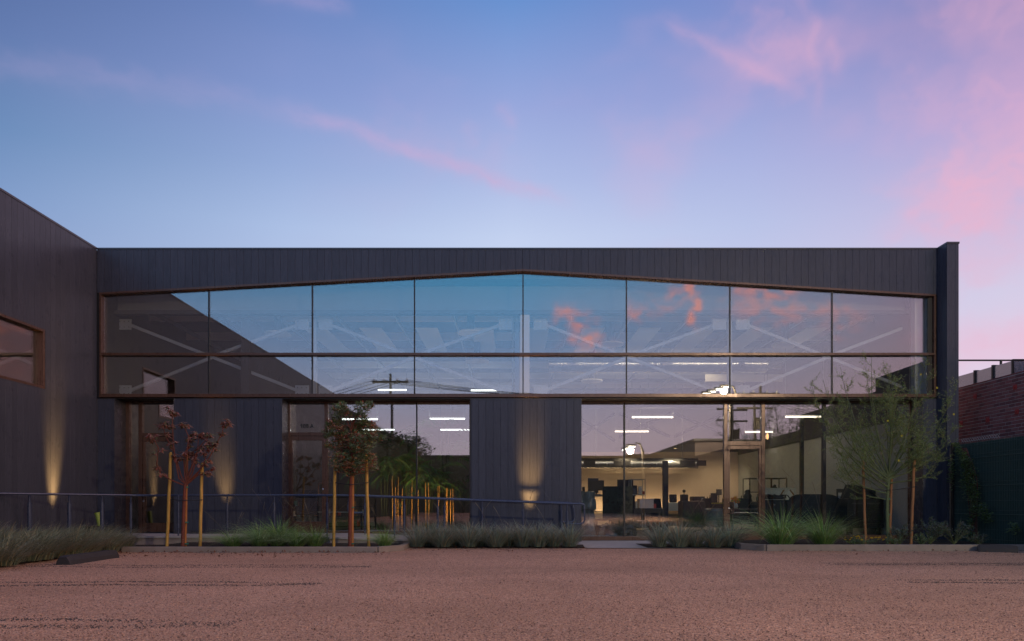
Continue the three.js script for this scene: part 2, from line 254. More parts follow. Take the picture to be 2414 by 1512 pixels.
  M.tapeGreen = std([0.005, 0.16, 0.12], 0.5); M.tie = std([0.015, 0.015, 0.02], 0.6);
  M.leaf = new THREE.MeshPhysicalMaterial({ vertexColors: true, roughness: 0.9, transmission: 0.35, thickness: 0, side: THREE.DoubleSide });
  M.blade = new THREE.MeshPhysicalMaterial({ vertexColors: true, roughness: 0.9, transmission: 0.35, thickness: 0, side: THREE.DoubleSide });
  M.brickTones = [[0.3, 0.1, 0.095], [0.26, 0.085, 0.08], [0.35, 0.12, 0.11], [0.2, 0.07, 0.07], [0.32, 0.13, 0.12]].map((c) => std(c, 0.85, 0, { map: conc, bumpMap: concB, bumpScale: 0.004 }));
  M.darkBrick = std([0.06, 0.045, 0.045], 0.9);
  M.mortar = std([0.6, 0.55, 0.55], 0.95, 0, { map: conc, bumpMap: concB, bumpScale: 0.004 });
}

// ================================================================== GROUND
const gnd = mulberry(7);
const slabY = (x) => 0.19 * clamp((1.45 - x) / 5.2) + 0.0;       // the ramp falls from the landing on the left to the ground on the right
{
  const [map, bump] = stones(1024, 150, 5, (a, b) => { const k = 0.66 + 0.58 * a; return a > 0.93 ? [234, 204, 176] : a < 0.07 ? [132, 96, 78] : b < 0.25 ? [232 * k, 176 * k, 134 * k] : [221 * k, 170 * k, 135 * k]; }, 1.35);
  M.gravel = new THREE.MeshStandardMaterial({ map, bumpMap: bump, bumpScale: 0.006, roughness: 0.95, vertexColors: true });
  const xs = [-320, -120, -60, -34], zs = [-320, -120, -60, -34, -20]; for (let x = -20; x <= 20; x += 0.25) xs.push(x); xs.push(34, 60, 120, 320); for (let z = -1; z <= 18; z += 0.25) zs.push(z); zs.push(28, 45, 80, 160, 320);
  const pos = [], uv = [], col = [], idx = [];
  for (const z of zs) for (const x of xs) {
    const near = Math.abs(x) < 19 && z > 0 && z < 17.6, h = near ? (fbm(x * 0.9, z * 0.9, 3, 12) - 0.5) * 0.03 * sstep(2.4, 3.6, z) : 0;
    pos.push(x, near && z > 2.6 ? h - 0.006 : -0.004, z); uv.push(x, z);
    const v = 0.67 + 0.32 * (fbm(x * 0.55 + 40, z * 1.1, 4, 30) - 0.5) + 0.16 * (fbm(x * 2.2, z * 4.4, 3, 33) - 0.5), w = fbm(x * 0.3, z * 0.4, 3, 36) - 0.5;
    col.push(v * (1 + 0.06 * w), v, v * (1.1 - 0.1 * w));
  }
  const n = xs.length; for (let j = 0; j < zs.length - 1; j++) for (let i = 0; i < n - 1; i++) { const a = j * n + i; idx.push(a, a + n, a + 1, a + 1, a + n, a + n + 1); }
  const g = new THREE.BufferGeometry(); g.setAttribute('position', new THREE.Float32BufferAttribute(pos, 3)); g.setAttribute('uv', new THREE.Float32BufferAttribute(uv, 2)); g.setAttribute('color', new THREE.Float32BufferAttribute(col, 3)); g.setIndex(idx); g.computeVertexNormals();
  struct('ground', g, M.gravel, 'pinkish tan gravel of the parking court');
  // loose stones: single pebbles lying on the gravel, and the dark stones of the parking stripes
  const stone = new THREE.DodecahedronGeometry(1, 0), m4 = new THREE.Matrix4(), q = new THREE.Quaternion(), eu = new THREE.Euler();
  const scatter = (name, label, count, place, tone) => {
    const im = new THREE.InstancedMesh(stone, std([1, 1, 1], 0.9), count), c = new THREE.Color();
    for (let i = 0; i < count; i++) { const [x, z, s] = place(i); eu.set(gnd() * 6, gnd() * 6, gnd() * 6); q.setFromEuler(eu); const near = (fbm(x * 0.9, z * 0.9, 3, 12) - 0.5) * 0.03 * sstep(2.4, 3.6, z) - 0.006; m4.compose(new THREE.Vector3(x, near + s * 0.3, z), q, new THREE.Vector3(s * (0.9 + gnd() * 0.5), s * 0.6, s * (0.9 + gnd() * 0.5))); im.setMatrixAt(i, m4); c.setRGB(...tone()); im.setColorAt(i, c); }
    im.name = name; shadows(im); im.userData.kind = 'stuff'; im.userData.label = label; scene.add(im);
  };
  scatter('loose_gravel', 'loose pebbles lying on the gravel', 90000, () => { const d = 3.6 + Math.pow(gnd(), 1.5) * 10.6; return [(gnd() - 0.5) * d * 1.62, 17 - d, 0.0024 + gnd() * 0.0036]; }, () => { const k = 0.5 + gnd() * 0.75; return gnd() < 0.12 ? [0.11, 0.065, 0.05] : [0.4 * k, 0.235 * k, 0.18 * k]; });
  const lines = []; for (const [z, xa, xb] of [[6.62, -9, -2.0], [8.98, -9, -2.1], [11.62, -9, -2.05], [6.2, 4.6, 9.8], [8.7, 4.4, 9.8]]) lines.push([z, xa, xb]);
  scatter('dark_stripe_gravel', 'dark stones of the faded parking stripes', 17000, (i) => {
    const [z, xa, xb] = lines[i % 5], t = gnd(), x = xa + (xb - xa) * (i % 5 < 3 ? t : Math.pow(t, 0.8)), e = gnd() < 0.5 ? -1 : 1, close = i % 5 < 3 ? sstep(xb - 0.9, xb, x) : 0, fade = 0.5 + 0.5 * vnoise(x * 1.3, z, 77);
    const dz = e * 0.15 * (1 - close) + (gnd() + gnd() + gnd() - 1.5) * (0.06 + 0.08 * close) + (fbm(x * 1.2, z, 3, 78) - 0.5) * 0.12 + (1 - fade) * (gnd() - 0.5) * 0.5;
    return [x, z + dz, (0.0026 + gnd() * 0.004) * (0.55 + 0.5 * fade)];
  }, () => { const k = 0.6 + gnd() * 0.9; return [0.055 * k, 0.045 * k, 0.045 * k]; });
}
// planting soil, concrete apron, ramp and kerbs
const flat = (pts, y, name, mat, label) => { const s = new THREE.Shape(pts.map(([x, z]) => new THREE.Vector2(x, -z))); const g = new THREE.ShapeGeometry(s); g.rotateX(-PI / 2); g.translate(0, y, 0); return struct(name, uvMetres(g), mat, label); };
flat([[-9.6, 1.4], [-7.2, 1.4], [-7.3, 3.6], [-7.25, 5.3], [-7.05, 7.4], [-7.2, 18], [-9.6, 18]], 0.012, 'planting_soil', M.soil, 'dark soil of the bed beside the left wing');
flat([[-7.0, 1.35], [-2.15, 1.35], [-2.15, 3.0], [-2.45, 3.52], [-7.0, 3.52]], 0.062, 'planting_soil', M.soil, 'dark soil inside the raised tree planter');
flat([[-2.0, 1.35], [1.52, 1.35], [1.45, 2.42], [-2.0, 2.42]], 0.012, 'planting_soil', M.soil, 'dark soil under the long row of blue-grey grasses');
flat([[2.7, 1.0], [4.45, 1.0], [4.45, 2.44], [2.7, 2.44]], 0.016, 'planting_soil', M.soil, 'dark soil under the short row of blue-grey grasses');
flat([[6.06, 0.02], [9.9, 0.02], [9.9, 3.16], [4.65, 3.16], [4.65, 1.0]], 0.07, 'planting_soil', M.soil, 'dark soil of the planter on the right');
flat([[1.52, -0.48], [6.06, -0.48], [6.06, 0.0], [4.55, 2.5], [1.46, 2.5]], 0.008, 'pavement', M.slab, 'pale concrete apron before the glass door on the right');
{
  // ramp and landing: a slab whose top follows slabY, with a concrete front wall
  const edge = [[1.5, 1.3], [-2.0, 1.3], [-2.35, 1.72], [-3.85, 1.72], [-4.15, 1.3], [-8.15, 1.3], [-9.64, 3.35], [-9.64, 20]], m = new MB(), w = new MB();
  const back = (x) => (x > -5.35 && x < -0.98) || (x < -7.87) ? -0.48 : -0.01;
  const xsA = []; for (let i = 0; i <= 44; i++) xsA.push(1.5 - i * (1.5 + 9.64) / 44);
  const zAt = (x) => { for (let i = 0; i < edge.length - 2; i++) if (x <= edge[i][0] && x >= edge[i + 1][0]) return mixn(edge[i][1], edge[i + 1][1], (edge[i][0] - x) / (edge[i][0] - edge[i + 1][0])); return 3.3; };
  for (let i = 0; i < xsA.length - 1; i++) { const a = xsA[i + 1], b = xsA[i]; m.quad([a, slabY(a), zAt(a)], [b, slabY(b), zAt(b)], [b, slabY(b), -0.47], [a, slabY(a), -0.47]); w.quad([a, 0, zAt(a) - 0.03], [b, 0, zAt(b) - 0.03], [b, slabY(b) - 0.035, zAt(b) - 0.03], [a, slabY(a) - 0.035, zAt(a) - 0.03]); m.quad([a, slabY(a) - 0.035, zAt(a)], [b, slabY(b) - 0.035, zAt(b)], [b, slabY(b), zAt(b)], [a, slabY(a), zAt(a)]); m.quad([a, slabY(a) - 0.035, zAt(a) - 0.03], [b, slabY(b) - 0.035, zAt(b) - 0.03], [b, slabY(b) - 0.035, zAt(b)], [a, slabY(a) - 0.035, zAt(a)]); }
  const ramp = thing('concrete_ramp', 'long low concrete ramp and landing along the foot of the dark facade', 'ramp');
  part('deck', uvMetres(m.geo()), M.slab, ramp); part('front_wall', uvMetres(w.geo()), M.concrete, ramp);
}
// kerbs: a path swept with a small upright section
function kerb(path, h, w) {
  const list = []; for (let i = 0; i < path.length - 1; i++) { const [ax, az] = path[i], [bx, bz] = path[i + 1], l = Math.hypot(bx - ax, bz - az), a = Math.atan2(-(bz - az), bx - ax), g = new RoundedBoxGeometry(l + (i < path.length - 2 ? 0.012 : 0), h + 0.06, w, 1, 0.012); g.rotateY(a); g.translate((ax + bx) / 2, (h - 0.06) / 2, (az + bz) / 2); list.push(uvMetres(g)); }
  return list;
}
solo('planter_kerb', kerb([[-7.15, 3.57], [-5.2, 3.57], [-3.4, 3.57], [-2.48, 3.57], [-2.12, 3.02], [-2.12, 1.72]], 0.095, 0.11), M.concrete, 'low concrete kerb with an angled end before the two staked red-leaved trees', 'kerb');
solo('planter_kerb', kerb([[4.52, 1.5], [4.5, 2.75], [4.8, 3.2], [7.2, 3.2], [12, 3.2]], 0.115, 0.11), M.concrete, 'low straight concrete kerb before the green shrubs on the right', 'kerb');
// wheel stops
function wheelStop(label, x, z, turn, len) {
  const s = new THREE.Shape(); s.moveTo(-0.1, 0); s.lineTo(0.1, 0); s.lineTo(0.085, 0.055); s.lineTo(0.05, 0.11); s.lineTo(-0.05, 0.11); s.lineTo(-0.085, 0.055); s.closePath();
  const g = new THREE.ExtrudeGeometry(s, { depth: len - 0.24, bevelEnabled: true, bevelSize: 0.02, bevelThickness: 0.12, bevelSegments: 2 }); g.translate(0, 0.0, -(len - 0.24) / 2);
  const t = thing('wheel_stop', label, 'wheel stop', [x, 0.0, z], turn, 'wheel stops'); part('block', uvMetres(g), M.rubber, t);
  for (const k of [-1, 1]) part('anchor_bolt', new THREE.CylinderGeometry(0.016, 0.016, 0.012, 10).translate(0, 0.114, k * len * 0.27), M.galv, t);
}
wheelStop('black rubber wheel stop on the gravel before the grass bed on the left', -6.5, 5.75, 0.06, 1.5);
wheelStop('short black wheel stop lying against the kerb on the right', 8.93, 3.55, PI / 2 - 0.5, 0.62);

// ================================================================== MAIN BUILDING
const BW = 0.1706, PH = 6.83;                                  // board width, parapet height
const XL = -9.654, XR = 9.89;
const office = thing('office_building', 'long dark metal-clad workspace building with a gabled band of clerestory glass', 'building');
const roofY = (x) => x < X(1232) ? mixn(Y(690), Y(634.5), (x - X(234)) / (X(1232) - X(234))) : mixn(Y(634.5), Y(694), (x - X(1232)) / (X(2207) - X(1232)));
const OL = X(234), OR = X(2207), OB = Y(937);                  // clerestory opening
const PANELS = [[XL, -9.24, 0.19], [-7.87, -5.344, 0.19], [-0.976, 1.617, 0.0], [9.555, XR, 0.03]];
{
  const rnd = mulberry(31);
  const board = (x0, x1, y0a, y0b, y1, parent, z = 0) => { const g = 0.0018, p = [[x0 + g, y0a]]; p.push([x1 - g, y0b], [x1 - g, y1], [x0 + g, y1]); part('cladding_board', plate(p, z - 0.016, z + (rnd() - 0.5) * 0.001, 0.0014), M.clad[Math.floor(rnd() * 4)], parent); };
  const x00 = X(1128) - 80 * BW;
  for (let k = 0; k < 150; k++) {
    let a = x00 + k * BW, b = a + BW; if (b <= XL + 0.01 || a >= XR - 0.01) continue; a = Math.max(a, XL + 0.004); b = Math.min(b, XR);
    const c = (a + b) / 2;
    if (c < OL || c > OR) { board(a, b, OB - 0.02, OB - 0.02, PH - 0.03, office); continue; }
    if (a < X(1232) && b > X(1232)) { const mx = X(1232); const pts = [[a + 0.0026, roofY(a)], [mx, roofY(mx)], [b - 0.0026, roofY(b)], [b - 0.0026, PH - 0.03], [a + 0.0026, PH - 0.03]]; part('cladding_board', plate(pts, -0.016, 0, 0.0035), M.clad[1], office); } else board(a, b, roofY(a), roofY(b), PH - 0.03, office);
  }
  for (const [pa, pb, y0] of PANELS) {
    for (let k = 0; k < 150; k++) { let a = x00 + k * BW, b = a + BW; if (b <= pa + 0.03 || a >= pb - 0.03) continue; a = Math.max(a, pa + 0.012); b = Math.min(b, pb - 0.012); board(a, b, y0 + 0.07, y0 + 0.07, OB - 0.045, office); }
    part('panel_trim', [box(pa, pa + 0.012, y0, OB - 0.03, -0.5, 0.004, 0.002), box(pb - 0.012, pb, y0, OB - 0.03, -0.5, 0.004, 0.002), box(pa + 0.012, pb - 0.012, OB - 0.042, OB - 0.03, -0.4, 0.004, 0.002), box(pa + 0.012, pb - 0.012, y0, y0 + 0.066, -0.3, -0.004, 0.002)], M.cap, office);
  }
  // walls behind the boards
  const back = []; const sh = new THREE.Shape([[XL - 0.3, OB - 0.02], [OL, OB - 0.02], [OL, roofY(OL)], [X(1232), roofY(X(1232))], [OR, roofY(OR)], [OR, OB - 0.02], [XR, OB - 0.02], [XR, PH - 0.04], [XL - 0.3, PH - 0.04]].map((p) => new THREE.Vector2(...p)));
  back.push(uvMetres(new THREE.ExtrudeGeometry(sh, { depth: 0.22, bevelEnabled: false }).translate(0, 0, -0.24)));
  for (const [pa, pb, y0] of PANELS) back.push(box(pa + 0.012, pb - 0.012, y0, OB - 0.045, -0.42, -0.02, 0));
  for (const [pa, pb, y0] of PANELS) part('wall', box(pa + 0.012, pb - 0.012, y0, OB - 0.045, -0.42, -0.02, 0), M.cladBack, office);
  part('wall', back[0], M.cladBack, office);
  part('coping', box(XL, XR, PH - 0.03, PH + 0.012, -0.3, 0.012, 0.003), M.cap, office);
  // soffit above the recessed shopfronts
  part('soffit', box(XL + 0.02, XR, OB - 0.029, OB - 0.018, -0.52, -0.02, 0), M.black, office);
  for (const [a, b] of [[-9.24, -7.87], [-5.344, -0.976], [1.617, 9.555]]) part('head_trim', box(a, b, 3.36, OB - 0.03, -0.46, -0.06, 0.002), M.black, office);
  // ---------------------------------------------------------------- clerestory
  const ZG = -0.1, lining = [];
  const slope = (xa, xb, th) => { const p = plate([[xa, roofY(xa) - th], [xb, roofY(xb) - th], [xb, roofY(xb)], [xa, roofY(xa)]], ZG - 0.05, 0.012, 0.003); return p; };
  lining.push(slope(OL, X(1232), 0.05), slope(X(1232), OR, 0.05), box(OL, OL + 0.045, OB + 0.08, roofY(OL) - 0.05, ZG - 0.05, 0.012), box(OR - 0.045, OR, OB + 0.08, roofY(OR) - 0.05, ZG - 0.05, 0.012));
  const cl = part('clerestory_window', lining, M.bronze, office);
  part('sill', box(OL, OR, OB, OB + 0.08, ZG - 0.05, 0.02), M.bronze, cl);
  const RY0 = Y(840, -0.1), RY1 = Y(834, -0.1);
  part('transom_rail', box(OL + 0.045, OR - 0.045, RY0, RY1, ZG + 0.005, 0.005), M.bronze, cl);
  part('jamb_cover', box(OR - 0.15, OR - 0.046, OB + 0.08, roofY(OR) - 0.06, ZG - 0.04, ZG + 0.03, 0.002), M.black, cl);
  const mull = [492, 736, 977, 1233, 1477, 1721, 1962].map((p) => X(p, ZG)), cuts = [OL + 0.045, ...mull, OR - 0.15], rp = mulberry(8);
  for (const x of mull) part('mullion', box(x - 0.014, x + 0.014, OB + 0.08, roofY(x) - 0.05, ZG - 0.03, ZG + 0.018, 0.002), M.black, cl);
  for (let i = 0; i < cuts.length - 1; i++) {
    const a = cuts[i] + 0.002, b = cuts[i + 1] - 0.002, cx = (a + b) / 2;
    for (const [lo, up] of [[OB + 0.08, RY0 + 0.01], [RY1 - 0.01, 0]]) {
      const h1 = up || roofY(a) - 0.04, h2 = up || roofY(b) - 0.04, cy = (lo + h1) / 2;
      const g = plate([[a - cx, lo - cy], [b - cx, lo - cy], [b - cx, h2 - cy], [a - cx, h1 - cy]], -0.024, 0, 0.001, true);
      const p = part('pane', g, M.glass, cl); p.position.set(cx, cy, ZG); p.rotation.set((rp() - 0.5) * 0.004, (rp() - 0.5) * 0.005, 0);
    }
  }
  // ---------------------------------------------------------------- shopfronts
  const Z = -0.5;
  const pane = (parent, a, b, lo, hi) => { const cx = (a + b) / 2, cy = (lo + hi) / 2, p = part('pane', plate([[a - cx, lo - cy], [b - cx, lo - cy], [b - cx, hi - cy], [a - cx, hi - cy]], -0.024, 0, 0.001, true), M.glass, parent); p.position.set(cx, cy, Z - 0.03); p.rotation.set((rp() - 0.5) * 0.002, (rp() - 0.5) * 0.0025, 0); };
  const post = (a, b, lo, hi, zf = Z + 0.02) => box(a, b, lo, hi, Z - 0.09, zf);
  const HEAD = 3.309, TOP = 3.358;
  const door = (a, b, lo, hi, glassLo, glassHi, hand, handleY) => {
    const st = 0.055, d = part('door', [box(a, a + st, lo, hi, Z - 0.06, Z + 0.012), box(b - st, b, lo, hi, Z - 0.06, Z + 0.012), box(a + st, b - st, glassHi, hi, Z - 0.06, Z + 0.012), box(a + st, b - st, lo, glassLo, Z - 0.06, Z + 0.012)], M.bronze, office);
    pane(d, a + st, b - st, glassLo, glassHi);
    const hx = hand < 0 ? a + st * 0.55 : b - st * 0.55, hd = hand < 0 ? 1 : -1;
    part('handle', bent([[hx, handleY - 0.13, Z + 0.01], [hx, handleY - 0.13, Z + 0.06], [hx + hd * 0.075, handleY - 0.13, Z + 0.075], [hx + hd * 0.09, handleY, Z + 0.075], [hx + hd * 0.075, handleY + 0.13, Z + 0.075], [hx, handleY + 0.13, Z + 0.06], [hx, handleY + 0.13, Z + 0.01]], 0.011, 8, 4), M.bronze, d);
    part('lock', new THREE.CylinderGeometry(0.02, 0.02, 0.02, 14).rotateX(PI / 2).translate(hx, handleY - 0.01, Z + 0.016), M.galv, d);
    return d;
  };
  // left entrance
  let s = part('shopfront', [post(-9.24, -9.15, 0.19, TOP), post(-8.935, -8.85, 0.19, TOP), post(-7.93, -7.86, 0.19, TOP), box(-9.15, -7.93, HEAD, TOP, Z - 0.09, Z + 0.02), box(-8.85, -7.93, 2.5, 2.58, Z - 0.08, Z + 0.018), box(-9.15, -8.935, 0.19, 0.27, Z - 0.09, Z + 0.018)], M.bronze, office);
  pane(s, -9.15, -8.935, 0.27, HEAD); pane(s, -8.85, -7.93, 2.58, HEAD); door(-8.84, -7.94, 0.21, 2.49, 0.43, 2.38, -1, 0.96);
  // entrance with the number A
  s = part('shopfront', [post(-5.39, -5.313, 0.17, TOP), post(-4.489, -4.405, 0.17, TOP), post(-1.02, -0.985, 0.1, TOP), box(-5.313, -4.489, HEAD, TOP, Z - 0.09, Z + 0.02), box(-4.405, -1.02, HEAD, TOP, Z - 0.09, Z + 0.02), box(-5.313, -4.489, 2.514, 2.596, Z - 0.08, Z + 0.018), box(-4.405, -1.02, 0.15, 0.235, Z - 0.09, Z + 0.02)], M.bronze, office);
  pane(s, -5.313, -4.489, 2.596, HEAD); pane(s, -4.405, -2.296, 0.235, HEAD); pane(s, -2.272, -1.02, 0.235, HEAD);
  part('mullion', box(-2.3, -2.268, 0.235, HEAD, Z - 0.07, Z - 0.008, 0.002), M.black, s); door(-5.31, -4.492, 0.19, 2.505, 0.464, 2.407, 1, 1.25);
  // entrance with the number B
  s = part('shopfront', [post(1.62, 1.655, 0.01, TOP), post(5.075, 5.157, 0.01, TOP), post(5.969, 6.057, 0.01, TOP), post(9.52, 9.555, 0.03, TOP), box(1.655, 5.075, HEAD, TOP, Z - 0.09, Z + 0.02), box(5.157, 5.969, HEAD, TOP, Z - 0.09, Z + 0.02), box(6.057, 9.52, HEAD, TOP, Z - 0.09, Z + 0.02), box(5.157, 5.969, 2.285, 2.385, Z - 0.08, Z + 0.018), box(1.655, 5.075, 0.012, 0.11, Z - 0.09, Z + 0.02), box(6.057, 9.52, 0.012, 0.14, Z - 0.09, Z + 0.02)], M.bronze, office);
  pane(s, 1.655, 2.676, 0.11, HEAD); pane(s, 2.71, 5.075, 0.11, HEAD); pane(s, 5.157, 5.969, 2.385, HEAD); pane(s, 6.057, 7.447, 0.14, HEAD); pane(s, 7.52, 9.52, 0.14, HEAD);
  part('mullion', box(2.673, 2.713, 0.11, HEAD, Z - 0.08, Z, 0.002), M.black, s); part('mullion', box(7.444, 7.523, 0.14, HEAD, Z - 0.1, Z, 0.002), M.black, s);
  door(5.16, 5.966, 0.014, 2.278, 0.254, 2.195, -1, 0.79);
  const font = await new FontLoader().loadAsync('fonts/droid/droid_sans_bold.typeface.json'), fontR = await new FontLoader().loadAsync('fonts/droid/droid_sans_regular.typeface.json');
  const number = (txt, f, x, y, h, mat) => { const g = new TextGeometry(txt, { font: f, size: h, depth: 0.002, curveSegments: 5 }); g.computeBoundingBox(); const w = g.boundingBox.max.x; g.translate(x - w / 2, y, Z - 0.026); part('suite_number', g, mat, office); };
  number('108 A', font, X(722, Z), Y(1009, Z), 0.092, M.black); number('108 B', fontR, X(1762, Z), Y(1033, Z), 0.075, std([0.32, 0.32, 0.33], 0.5));
  // fin wall on the right: return face and front face in boards
  const fx0 = 9.89, fx1 = 10.16, fz = 0.38;
  part('wall', box(fx0 + 0.016, fx1, 0.02, PH - 0.03, -0.42, fz - 0.02, 0), M.cladBack, office);
  for (const [a, b] of [[fx0, fx0 + 0.19], [fx0 + 0.192, fx1]]) part('cladding_board', plate([[a, 0.02], [b, 0.02], [b, PH - 0.03], [a, PH - 0.03]], fz - 0.018, fz, 0.004), M.clad[2], office);
  for (const [a, b] of [[0.0, 0.185], [0.19, fz - 0.006]]) { const g = plate([[-b, 0.02], [-a, 0.02], [-a, PH - 0.03], [-b, PH - 0.03]], 0, 0.016, 0.003); g.rotateY(-PI / 2); g.translate(fx0 + 0.016, 0, 0); g.scale(1, 1, 1); part('cladding_board', T(plate([[a, 0.02], [b, 0.02], [b, PH - 0.03], [a, PH - 0.03]], 0, 0.016, 0.003), fx0 + 0.016, 0, 0, 0, -PI / 2), M.clad[1], office); }
  part('coping', box(fx0 - 0.006, fx1 + 0.012, PH - 0.03, PH + 0.014, -0.3, fz + 0.014, 0.003), M.cap, office);
  // ---------------------------------------------------------------- shell: roof, outer walls, floors
  part('roof', box(XL - 10, 10.15, 6.2, 6.34, -21, -0.28, 0), M.deck, office);
  part('rear_wall', box(XL - 10, 10.15, 0, 6.2, -21, -20.7, 0), M.wallTan, office);
  part('side_wall', box(9.62, 10.15, 0.02, 6.2, -20.7, -0.45, 0), std([0.5, 0.53, 0.52], 0.85), office);
  part('upper_side_wall', box(9.58, 9.619, 2.97, 5.9, -20.6, -0.62, 0), M.deck, office);
  part('side_wall', box(XL - 0.2, XL + 0.03, 0.02, 6.2, -20.7, -0.3, 0), M.darkRoom, office);
  part('floor', box(0.42, 9.62, -0.1, 0.006, -20.7, -0.6, 0), M.floorIn, office);
  part('floor', box(XL + 0.03, 0.2, -0.1, 0.185, -20.7, -0.6, 0), M.floorIn, office);
  part('party_wall', box(0.2, 0.42, 0.0, 5.4, -20.7, -0.45, 0), M.wallTan, office);
  // dark gable infill behind the top of the clerestory
  const gy = 5.5; part('gable_infill', plate([[XL + 0.05, gy], [9.85, gy], [9.85, 6.19], [XL + 0.05, 6.19]], -0.86, -0.8, 0), std([0.17, 0.18, 0.19], 0.8), office);
  part('spandrel_beam', box(XL + 0.05, 9.6, 3.3, 3.46, -0.75, -0.55, 0), M.deck, office);
  // ceiling deck with purlins, skylight strips and round diffusers
  part('ceiling', box(XL + 0.03, 9.62, 5.95, 6.02, -20.7, -0.9, 0), M.deck, office);
  for (let i = 0; i < 9; i++) part('purlin', box(XL + 0.05, 9.6, 5.72, 5.95, -2.4 - i * 2.2, -2.34 - i * 2.2, 0.003), M.white, office);
  for (let i = 0; i < 13; i++) part('joist', box(-9.0 + i * 1.5, -8.95 + i * 1.5, 5.62, 5.72, -20, -1.4, 0.003), M.steelWhite, office);
  for (const [px, py, h] of [[1110, 790, 5.2], [1440, 817, 5.1], [1850, 818, 5.1], [655, 793, 5.2], [1125, 856, 5.0], [1395, 903, 4.7]]) {
    const d = (h - CAM_H) * FOCAL / (1190 - py), x = (px - 1207) * d / FOCAL, g = lathe([[0.01, 0.0], [0.1, 0.015], [0.1, 0.035], [0.2, 0.02], [0.2, 0.05], [0.34, 0.03], [0.34, 0.075], [0.2, 0.1], [0.12, 0.11]], 26);
    part('duct_drop', cyl(0.1, 0.1, 5.95 - h - 0.1, x, h + 0.1, CAM_Z - d, 14), M.deck, office); part('air_diffuser', g.translate(x, h, CAM_Z - d), M.white, office);
  }
  { const dz = -5.2, dy = 5.12, seg = []; for (let x = 1.1; x < 7.4; x += 0.6) seg.push(T(new THREE.CylinderGeometry(0.24, 0.24, 0.57, 20, 1), x + 0.29, dy, dz, 0, 0, PI / 2), T(new THREE.CylinderGeometry(0.252, 0.252, 0.03, 20, 1), x + 0.59, dy, dz, 0, 0, PI / 2)); part('ceiling_duct', seg, M.galv, office); part('ceiling_panel', box(6.5, 9.1, 5.0, 5.24, -7.6, -7.54, 0.004), M.white, office); for (let i = 0; i < 10; i++) part('skylight_frame', box(-5.6 + i * 1.5, -5.0 + i * 1.5, 5.6, 5.615, -5.6, -2.6, 0.004), M.white, office); }
  // white X bracing and columns just inside the glass
  const zb = -0.95, P = (px, py) => [X(px, zb), Y(py, zb)];
  const brace = (a, b, w = 0.075) => { const [x0, y0] = P(...a), [x1, y1] = P(...b), l = Math.hypot(x1 - x0, y1 - y0), g = new RoundedBoxGeometry(l, w, 0.05, 1, 0.004); g.rotateZ(Math.atan2(y1 - y0, x1 - x0)); g.translate((x0 + x1) / 2, (y0 + y1) / 2, zb); part('brace', uvMetres(g), M.steelWhite, office); };
  for (const [l, r] of [[275, 733], [748, 1212], [1254, 1715], [1730, 2180]]) {
    const c = (l + r) / 2;
    brace([l + 30, 766], [r - 20, 926]); brace([r - 30, 766], [c + 4, 838]); brace([c - 6, 844], [l + 20, 926]);
    for (const [x, y] of [[l + 20, 766], [r - 20, 766], [l + 20, 922], [r - 20, 922]]) { const [gx, gy2] = P(x, y); part('gusset_plate', [box(gx - 0.17, gx + 0.17, gy2 - 0.13, gy2 + 0.13, zb + 0.03, zb + 0.045, 0.002)], M.steelWhite, office); for (const [u, v] of [[-0.11, -0.07], [0, -0.07], [0.11, -0.07], [-0.11, 0.07], [0, 0.07], [0.11, 0.07]]) part('bolt', new THREE.CylinderGeometry(0.012, 0.012, 0.014, 6).rotateX(PI / 2).translate(gx + u, gy2 + v, zb + 0.052), M.galv, office); }
  }
  for (const px of [262, 740, 1219, 1243, 1722]) part('column', box(X(px, zb) - 0.05, X(px, zb) + 0.05, 3.48, 5.5, zb - 0.12, zb - 0.03, 0.004), px < 300 ? M.deck : M.steelWhite, office);
  part('header_beam', box(XL + 0.05, 9.6, 5.46, 5.56, -0.79, -0.62, 0.004), M.deck, office);
}

